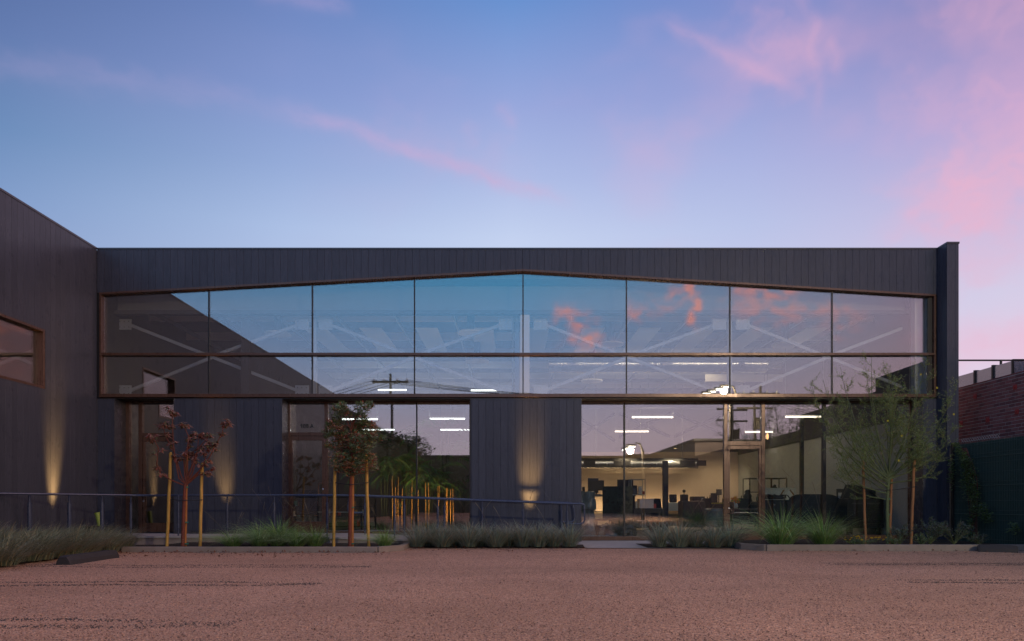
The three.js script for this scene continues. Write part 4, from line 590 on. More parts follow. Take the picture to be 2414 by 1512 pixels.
  { const z = -7, t = thing('console_cabinet', 'white console cabinet carrying two black speakers', 'cabinet'); part('body', BX(1577, 1619, 1185, 1213, z - 0.5, z, 0.006), std([0.6, 0.62, 0.56], 0.6), t); part('plinth', BX(1579, 1617, 1213.2, 1228, z - 0.45, z - 0.05, 0.004), M.blackFurn, t); part('door_panel', BX(1578, 1597, 1186.5, 1212, z + 0.002, z + 0.016, 0.003), std([0.6, 0.62, 0.56], 0.6), t); part('door_panel', BX(1598.5, 1618, 1186.5, 1212, z + 0.002, z + 0.016, 0.003), std([0.6, 0.62, 0.56], 0.6), t);
    for (const [a, b, lab] of [[1581, 1597, 'black loudspeaker on the white console, left of the pair'], [1607, 1624, 'black loudspeaker on the white console, right of the pair']]) { const s = thing('loudspeaker', lab, 'loudspeaker', [X((a + b) / 2, z - 0.1), Y(1185, z), z - 0.25]), w = X(b, z) - X(a, z), h = Y(1166, z) - Y(1185, z); part('cabinet', box(-w / 2, w / 2, 0.002, h, -0.12, 0.12, 0.03), M.blackFurn, s); part('cone', T(lathe([[0.0, 0.0], [0.03, 0.01], [0.065, 0.028], [0.075, 0.022]], 18), 0, h * 0.36, 0.119, PI / 2), M.rubber, s); part('cone', T(lathe([[0.0, 0.0], [0.02, 0.008], [0.032, 0.012]], 14), 0, h * 0.74, 0.119, PI / 2), M.rubber, s); }
    const v = thing('ball_ornament', 'small black ball ornament on top of the right loudspeaker', 'ornament', [X(1617, z), Y(1166, z), z - 0.25]); part('ball', new THREE.SphereGeometry(0.055, 16, 12).translate(0, 0.11, 0), M.blackFurn, v); part('stem', bar([0, 0, 0], [0, 0.06, 0], 0.012, 8), M.blackFurn, v);
    const c = thing('carton', 'brown cardboard carton on the floor before the white console', 'carton', [0, 0, 0]); part('body', BX(1564, 1606, 1213, 1241, -6.4, -6.0, 0.01), std([0.2, 0.12, 0.05], 0.85), c); part('flap', T(box(0, 0.7, 0, 0.012, -0.2, 0, 0.002), X(1564, -6) + 0.02, Y(1213, -6) + 0.002, -6.0, 0.5), std([0.22, 0.13, 0.055], 0.85), c); }
  { const z = -3.6, t = thing('credenza', 'black high cabinet in the middle of the pane left of the right door', 'cabinet'); part('body', BX(1610, 1664, 1182, 1244, z - 0.6, z, 0.01), M.blackFurn, t); for (const [a, b] of [[1612, 1636], [1638, 1662]]) part('door_panel', BX(a, b, 1185, 1240, z + 0.002, z + 0.018, 0.004), M.blackFurn, t); for (const px of [1633, 1641]) part('knob', new THREE.SphereGeometry(0.013, 8, 6).translate(X(px, z), Y(1208, z), z + 0.03), M.galv, t);
    const a = thing('amplifier', 'black flat amplifier on the high cabinet', 'amplifier', [0, 0, 0]); part('case', BX(1633, 1662, 1171, 1181.5, z - 0.45, z - 0.1, 0.006), M.blackFurn, a); part('dial', T(new THREE.CylinderGeometry(0.02, 0.02, 0.015, 14), X(1655, z - 0.1), Y(1176, z - 0.1), z - 0.09, PI / 2), M.galv, a); }
  for (const [a, b, yt, yb, z, lab] of [[1676, 1692, 1163, 1185, -6.2, 'larger dark framed print standing on the counter left of the right door'], [1689, 1702, 1154, 1168, -6.6, 'smaller dark framed print, upper one left of the right door']]) { const t = thing('framed_print', lab, 'frame'); part('frame', BX(a, b, yt, yb, z - 0.03, z, 0.005), M.blackFurn, t); part('print', BX(a + 1.5, b - 1.5, yt + 1.5, yb - 1.5, z + 0.001, z + 0.004, 0), std([0.03, 0.03, 0.035], 0.4), t); if (yt < 1160) part('easel_stand', box(X(1695, z) - 0.015, X(1695, z) + 0.015, 0.01, Y(yb, z) - 0.001, z - 0.03, z, 0.003), M.blackFurn, t); }
  { const z = -6.4, t = thing('counter', 'long black counter behind the right door', 'counter'); part('counter_top', BX(1664, 1800, 1185, 1189, z - 0.6, z + 0.3, 0.006), M.blackFurn, t); part('counter_body', BX(1668, 1796, 1189.2, 1237, z - 0.55, z + 0.2, 0.006), M.blackFurn, t); part('edge_strip', BX(1668, 1712, 1186, 1187.6, z + 0.302, z + 0.31, 0.002), std([0.5, 0.45, 0.02], 0.5), t); }
  { const z = -6.3, t = thing('torso_sculpture', 'dark hooded sculpture on the counter, seen through the right door', 'sculpture', [X(1763, z), Y(1185, z), z]); const h = Y(1155, z) - Y(1185, z); part('figure', lathe([[0.0, 0], [0.13, 0.0], [0.14, 0.06], [0.12, h * 0.35], [0.125, h * 0.52], [0.1, h * 0.66], [0.07, h * 0.74], [0.085, h * 0.84], [0.08, h * 0.93], [0.04, h * 0.99], [0.0, h]], 18).scale(1, 1, 0.75), M.blackCloth, t); part('plinth', box(-0.16, 0.16, -0.001, 0.03, -0.12, 0.12, 0.006), M.blackFurn, t); }
  { const z = -2.6, t = thing('flower_vase', 'pale vase with yellow and orange flowers on the table behind the right door', 'vase', [X(1734, z), Y(1199, z), z]); part('vase', lathe([[0, 0], [0.05, 0], [0.07, 0.06], [0.055, 0.12], [0.04, 0.14], [0.045, 0.16]], 16), std([0.45, 0.55, 0.5], 0.3), t);
    const m = new MB(), r = mulberry(66); for (let i = 0; i < 46; i++) { const a = r() * 6.3, e = 0.2 + r() * 1.2, l = 0.1 + r() * 0.07, d = [Math.cos(a) * Math.cos(e), Math.sin(e), Math.sin(a) * Math.cos(e)], c = r() < 0.6 ? [0.75, 0.42, 0.01] : r() < 0.6 ? [0.7, 0.2, 0.01] : [0.25, 0.4, 0.04], p = [d[0] * l, 0.13 + d[1] * l, d[2] * l], s = 0.028; m.tri([p[0] - s, p[1], p[2]], [p[0] + s, p[1] - s * 0.3, p[2] + s], [p[0], p[1] + s * 1.4, p[2]], c); m.tri([p[0], p[1] - s, p[2] - s], [p[0] + s, p[1] + s, p[2]], [p[0] - s, p[1] + s * 0.6, p[2] + s * 0.5], c); } part('flowers', m.geo(), M.leaf, t);
    const tb = thing('glass_table', 'dark table with the flower vase behind the right door', 'table'), x0 = X(1716, z), x1 = X(1796, z), h = Y(1199, z); part('table_top', box(x0, x1, h - 0.04, h, z - 0.4, z + 0.3, 0.006), M.blackFurn, tb); legs(tb, x0 + 0.05, x1 - 0.05, z - 0.35, z + 0.25, h - 0.04); part('stretcher', box(x0 + 0.08, x1 - 0.08, Y(1210, z), Y(1208, z), z + 0.23, z + 0.25, 0.003), M.galv, tb); }
  { const z = -2.4, t = thing('tub_chair', 'rounded chair wrapped in clear plastic left of the right door', 'chair', [X(1688, z), 0.008, z]), g = lathe([[0.0, 0.36], [0.2, 0.38], [0.24, 0.4], [0.26, 0.72], [0.3, 0.76], [0.33, 0.7], [0.32, 0.34], [0.22, 0.26], [0.0, 0.25]], 26); part('shell', g, wrap, t); for (let i = 0; i < 4; i++) { const a = i * PI / 2 + 0.7; part('leg', bar([Math.cos(a) * 0.2, 0, Math.sin(a) * 0.2], [Math.cos(a) * 0.17, 0.27, Math.sin(a) * 0.17], 0.016, 7), M.blackFurn, t); } part('cushion', new RoundedBoxGeometry(0.42, 0.1, 0.42, 2, 0.04).translate(0, 0.44, 0), M.blackCloth, t); }
  { const z = -7.2, t = thing('frame_shelf', 'thin black open frame shelf before the rear wall, right of the right door', 'shelf'); const bars = (a, b, yt, yb, d) => { const x0 = X(a, z), x1 = X(b, z), y1 = Y(yt, z), y0 = Y(yb, z), r = 0.014; for (const x of [x0, x1]) for (const zz of [z, z - d]) part('post', box(x - r, x + r, y0, y1, zz - r, zz + r, 0.002), M.black, t); for (const y of [y0, y1]) { for (const zz of [z, z - d]) part('rail', box(x0 + r, x1 - r, y - r, y + r, zz - r, zz + r, 0.002), M.black, t); for (const x of [x0, x1]) part('rail', box(x - r, x + r, y - r, y + r, z - d + r, z - r, 0.002), M.black, t); } }; bars(1768, 1818, 1128, 1184, 0.7); bars(1819.5, 1855, 1128, 1184, 0.7); part('shelf_board', BX(1769, 1854, 1160, 1161.5, z - 0.66, z - 0.03, 0.002), M.black, t);
    const o = thing('dark_ornament', 'dark rounded ornament on the black frame shelf', 'ornament', [X(1832, z), Y(1160, z), z - 0.3]); part('body', new THREE.SphereGeometry(0.12, 16, 12).scale(1, 0.8, 0.8).translate(0, 0.1, 0), M.blackFurn, o); part('knob', new THREE.SphereGeometry(0.05, 10, 8).translate(0.03, 0.2, 0), M.blackFurn, o); }
  { const z = -3.9, t = thing('stretched_canvas', 'back of a white canvas with brown corner braces leaning behind the black cabinet', 'canvas'); const x0 = X(1800, z), x1 = X(1877, z), y0 = Y(1184, z), y1 = Y(1151, z), wd = std([0.28, 0.16, 0.05], 0.7); part('canvas_cloth', box(x0, x1, y0, y1, z - 0.04, z - 0.02, 0.003), std([0.62, 0.66, 0.56], 0.8), t); part('frame_bar', box(x0, x1, y1 - 0.05, y1, z - 0.018, z + 0.012, 0.004), std([0.55, 0.58, 0.48], 0.7), t); part('frame_bar', box(x1 - 0.05, x1, y0, y1 - 0.052, z - 0.018, z + 0.012, 0.004), std([0.55, 0.58, 0.48], 0.7), t); part('corner_brace', bar([x1 - 0.17, y1 - 0.06, z - 0.01], [x1 - 0.06, y1 - 0.2, z - 0.01], 0.022, 5), wd, t); part('corner_brace', bar([x1 - 0.34, y1 - 0.05, z - 0.01], [x1 - 0.5, y1 - 0.3, z - 0.01], 0.022, 5), wd, t); }
  { const z = -2.2, t = thing('drawer_cabinet', 'black drawer cabinet with small chrome pulls right of the right door', 'cabinet'), x0 = X(1802, z), x1 = X(1888, z); part('body', box(x0, x1, 0.06, Y(1179, z), z - 0.6, z, 0.008), M.blackFurn, t); part('base', box(x0 + 0.03, x1 - 0.03, 0.008, 0.059, z - 0.57, z - 0.03, 0.004), M.black, t); for (const [a, b] of [[1804, 1844], [1847, 1886]]) for (const [u, v] of [[1183, 1207], [1209, 1233], [1235, 1256]]) { const d = part('drawer', BX(a, b, u, v, z + 0.002, z + 0.02, 0.004), M.blackFurn, t); part('pull', box(X((a + b) / 2, z) - 0.03, X((a + b) / 2, z) + 0.03, Y(u + 7.5, z) - 0.012, Y(u + 7.5, z) + 0.012, z + 0.021, z + 0.045, 0.006), M.galv, d); }
    const r = thing('rope_coil', 'coiled dark rope lying on the black drawer cabinet', 'rope', [X(1836, z), Y(1179, z), z - 0.3]), pts = [], rr = mulberry(4); for (let i = 0; i < 90; i++) { const a = i * 0.42, q = 0.2 + 0.05 * Math.sin(i * 0.7) + rr() * 0.03; pts.push([Math.cos(a) * q * 1.15, 0.02 + 0.13 * (i / 90) * (0.6 + rr() * 0.5), Math.sin(a) * q * 0.7]); } part('rope', bent(pts, 0.014, 6, 2), std([0.06, 0.055, 0.05], 0.9), r); part('loose_end', bent([pts[89], [0.3, 0.12, 0.1], [0.33, 0.04, 0.2]], 0.014, 6), std([0.06, 0.055, 0.05], 0.9), r); }
  { // curved sofa seen from behind
    const z = -2.5, t = thing('curved_sofa', 'black tufted sofa with a rounded back behind the glass on the right', 'sofa', [X(1922, z), 0.008, z]), w = (X(1979, z) - X(1865, z)) / 2, h = Y(1170, z); const s = new THREE.Shape(); s.moveTo(-w, 0.14); s.lineTo(w, 0.14); s.lineTo(w, h * 0.72); s.bezierCurveTo(w, h * 0.95, w * 0.75, h, w * 0.4, h); s.lineTo(-w * 0.5, h); s.bezierCurveTo(-w * 0.8, h, -w, h * 0.96, -w, h * 0.85); s.closePath();
    part('backrest', uvMetres(new THREE.ExtrudeGeometry(s, { depth: 0.12, bevelEnabled: true, bevelSize: 0.04, bevelThickness: 0.05, bevelSegments: 3, curveSegments: 10 }).translate(0, 0, -0.06)), M.blackCloth, t); part('seat', new RoundedBoxGeometry(w * 2 - 0.1, 0.2, 0.7, 2, 0.06).translate(0, 0.36, -0.5), M.blackCloth, t); for (const a of [-1, 1]) { part('armrest', new RoundedBoxGeometry(0.16, 0.42, 0.7, 2, 0.06).translate(a * (w - 0.06), 0.42, -0.5), M.blackCloth, t); part('leg', bar([a * (w - 0.1), 0, -0.05], [a * (w - 0.12), 0.16, -0.05], 0.02, 7), M.blackFurn, t); part('leg', bar([a * (w - 0.1), 0, -0.75], [a * (w - 0.12), 0.3, -0.75], 0.02, 7), M.blackFurn, t); } for (let r = 0; r < 2; r++) for (let i = 0; i < 7; i++) part('tuft_button', new THREE.SphereGeometry(0.016, 8, 6).translate(-w * 0.8 + (i + r * 0.5) * w * 0.23, h - 0.12 - r * 0.16, 0.108), M.blackFurn, t); }
  { const z = -3.2, t = thing('leaning_mirror', 'dark framed tall picture leaning on the low white shelf behind the sofa', 'frame', [X(1981, z), Y(1202, z), z]); t.rotation.x = -0.1; t.rotation.z = -0.05; const h = Y(1153, z) - Y(1202, z); part('frame', [box(-0.1, -0.065, 0, h, -0.02, 0.02, 0.003), box(0.065, 0.1, 0, h, -0.02, 0.02, 0.003), box(-0.065, 0.065, h - 0.1, h, -0.02, 0.02, 0.003), box(-0.065, 0.065, 0, 0.03, -0.02, 0.02, 0.003)], M.blackFurn, t); part('picture', box(-0.066, 0.066, 0.03, h - 0.1, -0.018, -0.004, 0), std([0.5, 0.5, 0.47], 0.5), t);
    const s = thing('low_shelf', 'low white shelf behind the curved sofa', 'shelf'); part('shelf_top', BX(1962, 2000, 1202, 1205, z - 0.3, z + 0.12, 0.004), M.white, s); part('shelf_side', BX(1963, 1965, 1205.2, 1243, z - 0.28, z + 0.1, 0.003), M.blackFurn, s); part('shelf_side', BX(1997, 1999, 1205.2, 1243, z - 0.28, z + 0.1, 0.003), M.blackFurn, s); }
  { // grand piano with its lid raised, under a cloth-dark finish
    const z = -1.7, t = thing('grand_piano', 'black grand piano with raised lid behind the feathery green tree', 'piano'), gl = std([0.012, 0.012, 0.013], 0.28); const pl = (pts, z0, z1, name) => part(name, plate(pts.map(([a, b]) => [X(a, z), Y(b, z)]), z0, z1, 0.006), gl, t);
    pl([[1999, 1246], [2086, 1246], [2086, 1176], [2004, 1176], [1998, 1194]], z - 1.1, z - 0.02, 'piano_case'); const lid = plate([[2001, 1175.5], [2086, 1175.5], [2086, 1156], [2060, 1148], [2034, 1142], [2014, 1142]].map(([a, b]) => [X(a, z), Y(b, z)]), z - 0.5, z - 0.45, 0.004); part('piano_lid', lid, gl, t); part('lid_prop', bar([X(2080, z), Y(1176, z), z - 0.2], [X(2078, z), Y(1160, z), z - 0.44], 0.012, 6), gl, t);
    for (const [px, zz] of [[2008, z - 0.15], [2078, z - 0.15], [2045, z - 0.95]]) part('leg', box(X(px, z) - 0.05, X(px, z) + 0.05, 0.008, Y(1212, z), zz - 0.05, zz + 0.05, 0.008), gl, t); for (const [a, b] of [[2010, 2040], [2044, 2074]]) part('fall_board', BX(a, b, 1186, 1189, z - 0.015, z + 0.004, 0.002), std([0.05, 0.05, 0.052], 0.4), t);
    const c = thing('tall_cabinet', 'tall black cabinet behind the right stake of the feathery tree', 'cabinet'); part('body', BX(2101, 2146, 1131, 1250, z - 0.6, z - 0.05, 0.008), M.blackFurn, c); part('door_panel', BX(2103, 2123, 1133, 1246, z - 0.048, z - 0.03, 0.004), M.blackFurn, c); part('door_panel', BX(2125, 2144, 1133, 1246, z - 0.048, z - 0.03, 0.004), M.blackFurn, c); const l = thing('desk_lamp', 'dark angular lamp on the tall black cabinet', 'lamp', [X(2136, z), Y(1131, z), z - 0.3]); part('lamp_shade', box(-0.09, 0.08, 0.03, 0.13, -0.06, 0.06, 0.02), M.blackFurn, l); part('lamp_foot', cyl(0.06, 0.05, 0.03, 0, 0, 0), M.blackFurn, l); }
  // hanging filament lamps and small ceiling spots
  for (const [px, py, lab] of [[1806, 1022, 'pair of small golden filament lamps hanging right of the right door']]) { const z = -6, t = thing('filament_lamp', lab, 'pendant lamp', [X(px, z), Y(py, z), z]); const e = std([0.9, 0.6, 0.2], 0.4); e.emissive = new THREE.Color(1.0, 0.55, 0.14); e.emissiveIntensity = 1.6; for (const s of [-0.05, 0.05]) { part('glowing_bulb', lathe([[0, -0.2], [0.03, -0.17], [0.035, -0.08], [0.015, 0.0], [0, 0]], 10).translate(s, 0, 0), e, t); part('cord', bar([s, 0, 0], [s, 5.6 - Y(py, z), 0], 0.005, 5), M.blackFurn, t); } }
}

let chairA;
// ================================================================== INSIDE: LEFT WORKSPACE
{
  const r = mulberry(202);
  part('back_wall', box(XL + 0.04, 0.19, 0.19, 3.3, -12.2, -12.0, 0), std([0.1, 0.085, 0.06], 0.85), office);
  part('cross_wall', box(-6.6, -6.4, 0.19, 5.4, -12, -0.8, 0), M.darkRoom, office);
  areaLight(-3.2, 4.6, -6, -3.2, 0, -6.01, 3, 3, 0.9, [1.0, 0.86, 0.66]);  // added fill light for the room and its palms, without a fixture
  const leafTri = (m, p, d, w, l, c) => { const s = new THREE.Vector3(...d), u = new THREE.Vector3(0, 1, 0).cross(s).normalize().multiplyScalar(w), a = new THREE.Vector3(...p), mid = a.clone().addScaledVector(s, l * 0.45), tip = a.clone().addScaledVector(s, l); tip.y -= l * 0.12; m.tri(a.toArray(), mid.clone().add(u).toArray(), tip.toArray(), c); m.tri(a.toArray(), tip.toArray(), mid.clone().sub(u).toArray(), c); };
  function palm(label, x, z, h, spread, tone, fronds) {
    const t = thing('potted_palm', label, 'palm', [x, 0.19, z]); part('pot', lathe([[0, 0], [0.17, 0], [0.22, 0.36], [0.2, 0.36], [0.19, 0.31], [0, 0.31]], 18), M.blackFurn, t);
    const st = [], m = new MB(); for (let i = 0; i < 5; i++) { const a = i * 1.26; st.push(limb([[Math.cos(a) * 0.05, 0.3, Math.sin(a) * 0.05], [Math.cos(a) * 0.09, h * 0.5, Math.sin(a) * 0.09], [Math.cos(a) * 0.14, h * 0.8, Math.sin(a) * 0.14]], [0.02, 0.016, 0.01], 6)); } part('stem', st, std([0.05, 0.07, 0.03], 0.7), t);
    for (let f = 0; f < fronds; f++) { const a = f * 2.4 + r(), e = 0.35 + r() * 0.9, L = spread * (0.7 + r() * 0.5), y0 = h * (0.55 + r() * 0.3), n = 22; let p = [Math.cos(a) * 0.1, y0, Math.sin(a) * 0.1], el = e; for (let i = 0; i < n; i++) { el -= (1.9 / n) * (0.6 + i / n); const d = [Math.cos(a) * Math.cos(el), Math.sin(el), Math.sin(a) * Math.cos(el)], q = p.map((v, k) => v + d[k] * L / n); if (i > 3) for (const s of [-1, 1]) { const b = a + s * 1.0, c = tone.map((v) => v * (0.6 + r() * 0.8)); leafTri(m, q, [Math.cos(b) * 0.8, -0.35 + d[1] * 0.4, Math.sin(b) * 0.8], 0.011, L * 0.36 * Math.sin(PI * (i + 1) / (n + 2)), c); } else leafTri(m, p, d, 0.008, L / n * 1.2, tone); p = q; } }
    part('fronds', m.geo(), M.leaf, t);
  }
  const g1 = [0.09, 0.2, 0.06];
  palm('dark potted palm with long arching fronds right behind the leafy middle tree', X(905, -1.9), -1.9, 2.3, 1.25, g1, 15);
  palm('dark potted palm with drooping fronds left of the thin black mullion', X(958, -2.4), -2.4, 2.0, 1.2, g1, 15);
  palm('potted palm right of the thin black mullion, low fronds', X(1012, -2.2), -2.2, 1.7, 1.0, [0.1, 0.22, 0.06], 13);
  palm('tall pale-lit palm behind the right pane of the left workspace', X(1050, -4.4), -4.4, 3.5, 1.3, [0.14, 0.26, 0.08], 12);
  palm('potted palm close to the middle panel', X(1088, -3.2), -3.2, 1.8, 1.0, g1, 12);
  function ficus(label, px, py, z) {
    const y = Y(py, z), x = X(px, z), t = thing('ficus_plant', label, 'plant', [x, 0.19, z]); part('pot', lathe([[0, 0], [0.15, 0], [0.2, 0.32], [0.18, 0.32], [0.17, 0.28], [0, 0.28]], 16), M.blackFurn, t); part('trunk', limb([[0, 0.25, 0], [0.04, y * 0.5, 0], [0, y - 0.3, 0]], [0.025, 0.02, 0.014], 7), std([0.06, 0.05, 0.03], 0.8), t);
    const m = new MB(); for (let i = 0; i < 260; i++) { const a = r() * 6.28, e = Math.asin(r() * 2 - 1), q = 0.3 * Math.cbrt(r()), p = [Math.cos(a) * Math.cos(e) * q, y - 0.19 + Math.sin(e) * q * 1.1, Math.sin(a) * Math.cos(e) * q], b = r() * 6.28; leafTri(m, p, [Math.cos(b), r() - 0.5, Math.sin(b)], 0.035, 0.12, g1.map((v) => v * (0.4 + r() * 0.7))); } part('crown', m.geo(), M.leaf, t);
  }
  ficus('dark bushy plant with a round head at the upper left of the pane with palms', 912, 1034, -4.2); ficus('dark bushy plant with a round head beside the thin black mullion', 962, 1030, -4.6);
  const cane = std([0.8, 0.43, 0.08], 0.55);
  const rods = [[313, 660, 895], [355, 815, 940], [390, 680, 1095], [440, 830, 1055], [567, 715, 1075], [655, 855, 960], [755, 750, 855], [790, 760, 850], [912, 795, 1080], [927, 790, 980], [1021, 820, 1065], [1038, 820, 1065], [1082, 835, 990], [1113, 835, 990]];
  rods.forEach(([u, p, q], i) => { const z = -1.35 - (i % 3) * 0.06, x = X(869 + 0.1788 * u, z), ya = Y(1004 + 0.1788 * p, z), t = thing('bamboo_cane', (i < 5 ? ORD[i] + ' warm lit yellow cane from the left among the dark palms' : ORD[i - 5] + ' warm lit yellow cane right of the thin black mullion'), 'cane', [x, 0.19, z], 0, 'warm lit canes among the palms'); part('stem', bent([[0, 0, 0], [0.008 * Math.sin(i * 2), (ya - 0.19) / 2, 0], [-0.01 * Math.cos(i), ya - 0.19, 0]], 0.0062, 7, 4), cane, t); for (let n = 1; n < 5; n++) part('node', cyl(0.008, 0.008, 0.01, 0.004 * Math.sin(i * 2), (ya - 0.19) * n / 5, 0, 8), M.blackFurn, t); });
  for (const [px, lab] of [[945, 'added unseen warm floor spot left of the thin black mullion, lighting the canes'], [1050, 'added unseen warm floor spot right of the thin black mullion, lighting the canes']]) {  // spots added out of sight to light the canes and palms
    const z = -0.7, x = X(px, z), t = thing("added_floor_spot", lab, 'spot lamp', [x, 0.19, z]), e = std([0.9, 0.6, 0.3], 0.4); e.emissive = new THREE.Color(1.0, 0.6, 0.26); e.emissiveIntensity = 2;
    part('lamp_body', T(lathe([[0, -0.09], [0.035, -0.08], [0.04, 0.02], [0.034, 0.0], [0, -0.01]], 14), 0, 0.075, 0, -0.7), M.blackFurn, t); part('lamp_lens', T(new THREE.CylinderGeometry(0.032, 0.032, 0.006, 14), 0, 0.075, 0, -0.7), e, t); part('foot', cyl(0.05, 0.05, 0.012, 0, 0, 0.02, 14), M.blackFurn, t);
    const s = new THREE.SpotLight(new THREE.Color(1.0, 0.62, 0.28), 5.5, 0, 0.95, 1.0, 2); s.position.set(x, 0.29, z - 0.025); s.target.position.set(x, 1.75, z - 1.0); s.castShadow = true; scene.add(s, s.target);
  }
  // desk, chair, shelves and boxes behind the second door
  { const z = -2.3, t = thing('glass_desk', 'pale glass desk behind the leafy middle tree', 'desk'), h = Y(1207, z); part('desk_top', box(X(716, z), X(858, z), h - 0.02, h, z - 0.7, z, 0.003), std([0.3, 0.4, 0.42], 0.15), t); for (const px of [722, 852]) for (const d of [-0.65, -0.05]) part('leg', box(X(px, z) - 0.02, X(px, z) + 0.02, 0.187, h - 0.021, z + d - 0.02, z + d + 0.02, 0.003), M.blackFurn, t); }
  { const z = -1.4, t = chairA = thing('office_chair', 'black mesh office chair behind the second door from the left', 'chair', [X(722, z), 0.187, z], 0.5); part('backrest', T(new RoundedBoxGeometry(0.46, 0.55, 0.05, 2, 0.02), 0, 0.78, 0.2, -0.15), M.blackCloth, t); part('seat', new RoundedBoxGeometry(0.48, 0.08, 0.46, 2, 0.03).translate(0, 0.46, 0), M.blackCloth, t); part('gas_column', bar([0, 0.08, 0], [0, 0.43, 0], 0.025, 8), M.blackFurn, t); for (let i = 0; i < 5; i++) { const a = i * 1.257; part('foot', bar([0, 0.1, 0], [Math.cos(a) * 0.28, 0.05, Math.sin(a) * 0.28], 0.017, 6), M.blackFurn, t); part('castor', new THREE.SphereGeometry(0.025, 8, 6).translate(Math.cos(a) * 0.28, 0.026, Math.sin(a) * 0.28), M.blackFurn, t); } for (const s of [-1, 1]) part('armrest', bent([[s * 0.24, 0.46, 0], [s * 0.29, 0.6, 0.02], [s * 0.27, 0.66, -0.05], [s * 0.27, 0.66, -0.2]], 0.018, 6), M.blackFurn, t); }
  { const z = -3.2, t = thing('goods_shelf', 'low dark shelf of small goods behind the second door and the middle tree', 'shelf'); for (const y of [0.24, 0.52, 0.8]) part('shelf_board', box(X(688, z), X(880, z), y, y + 0.025, z - 0.35, z, 0.003), M.blackFurn, t); for (const px of [688, 750, 815, 880]) part('upright', box(X(px, z) - 0.015, X(px, z) + 0.015, 0.187, 1.0, z - 0.36, z - 0.351, 0.002), M.blackFurn, t);
    const cols = [['amber', [0.42, 0.22, 0.03]], ['white', [0.55, 0.5, 0.44]], ['teal', [0.1, 0.22, 0.22]], ['orange', [0.5, 0.16, 0.03]], ['pale', [0.4, 0.36, 0.28]], ['red', [0.4, 0.05, 0.03]]]; let n = 0;
    for (const [y, list] of [[0.265, [694, 703, 712, 770, 790, 845, 862]], [0.545, [694, 704, 742, 775, 800, 840, 858]], [0.825, [697, 708, 735, 745, 835]]]) for (const px of list) { const [cn, c] = cols[n % 6], w = 0.05 + r() * 0.06, h = 0.1 + r() * 0.1, tier = y < 0.3 ? 'bottom' : y < 0.6 ? 'middle' : 'top', idx = list.indexOf(px), b = thing('shelf_box', ORD[idx] + ' small box from the left, ' + cn + ', on the ' + tier + ' board of the goods shelf', 'box', [X(px, z - 0.15), y + 0.001, z - 0.15], (r() - 0.5) * 0.3, 'small goods on the shelf'); part('body', box(-w / 2, w / 2, 0, h, -0.05, 0.05, 0.008), std(c, 0.6), b); part('lid', box(-w / 2 - 0.003, w / 2 + 0.003, h, h + 0.014, -0.053, 0.053, 0.004), std(c.map((v) => v * 0.6), 0.6), b); if (n === 8) { const f2 = await new FontLoader().loadAsync('fonts/droid/droid_sans_bold.typeface.json'); part('label_number', new TextGeometry('17', { font: f2, size: 0.05, depth: 0.002, curveSegments: 3 }).translate(-0.035, 0.03, 0.0505), M.black, b); } n++; } }
  // tall leaves of a plant behind the narrow pane on the far left
  { const z = -0.95, t = thing('snake_plant', 'tall spiky plant behind the narrow pane of the leftmost door', 'plant', [X(315, z), 0.187, z]); part('pot', lathe([[0, 0], [0.1, 0], [0.12, 0.2], [0.1, 0.2], [0.1, 0.17], [0, 0.17]], 16), M.blackFurn, t); const m = new MB(); for (let i = 0; i < 9; i++) { const a = r() * 6.28, l = 0.5 + r() * 0.5, tl = 0.05 + r() * 0.22, c = [0.02, 0.045, 0.025]; let p = [0, 0.16, 0], w = 0.028; for (let k = 0; k < 4; k++) { const q = [Math.cos(a) * tl * ((k + 1) / 4) ** 1.5, 0.16 + l * (k + 1) / 4, Math.sin(a) * tl * ((k + 1) / 4) ** 1.5], w2 = k === 3 ? 0.002 : 0.028 - k * 0.003; m.quad([p[0] - w, p[1], p[2]], [p[0] + w, p[1], p[2] + 0.004], [q[0] + w2, q[1], q[2]], [q[0] - w2, q[1], q[2]], c); p = q; w = w2; } } part('leaves', m.geo(), M.leaf, t); }
}
// more chairs and small things in the right workspace
for (const [px, z, turn, lab] of [[1536, -6.2, 2.2, 'black office chair behind the black table with the clear bin'], [1655, -5.2, 0.9, 'black office chair behind the high black cabinet'], [1748, -5.0, 2.7, 'black office chair seen low through the right door'], [1846, -4.6, 0.3, 'black office chair behind the drawer cabinet with the rope'], [1448, -6.8, 1.4, 'black office chair behind the painted panel']]) { copyOf(chairA, 'office_chair', lab, [X(px, z), 0.007, z], turn); }
{ const r = mulberry(515); [1668, 1674, 1706, 1711, 1718, 1748, 1786, 1792].forEach((px, i) => { const z = -6.35, h = 0.14 + r() * 0.16, t = thing('bottle', ORD[i] + ' dark bottle or jar from the left along the black counter', 'bottle', [X(px, z), Y(1185, z), z], 0, 'bottles on the counter'); part('body', lathe([[0, 0], [0.035, 0], [0.038, 0.01], [0.038, h * 0.6], [0.014, h * 0.78], [0.013, h], [0, h]], 12), i % 3 ? M.blackFurn : std([0.05, 0.07, 0.03], 0.25), t); part('cap', cyl(0.015, 0.015, 0.02, 0, h + 0.001, 0, 10), M.black, t); }); }
for (const [px, py, z, w, h, lab] of [[1406, 1166, -5.75, 0.5, 0.32, 'black flat screen on the long desk, left of the painted panel'], [1474, 1166, -5.75, 0.52, 0.34, 'black flat screen on the long desk behind the painted panel']]) { const t = thing('flat_screen', lab, 'screen', [X(px, z), Y(py, -5.6), z], 0.2); part('screen_panel', box(-w / 2, w / 2, 0.12, 0.12 + h, -0.015, 0.015, 0.005), M.blackFurn, t); part('screen_neck', box(-0.025, 0.025, 0.012, 0.119, -0.03, -0.016, 0.003), M.black, t); part('screen_foot', box(-0.11, 0.11, 0.0, 0.011, -0.08, 0.06, 0.004), M.black, t); }


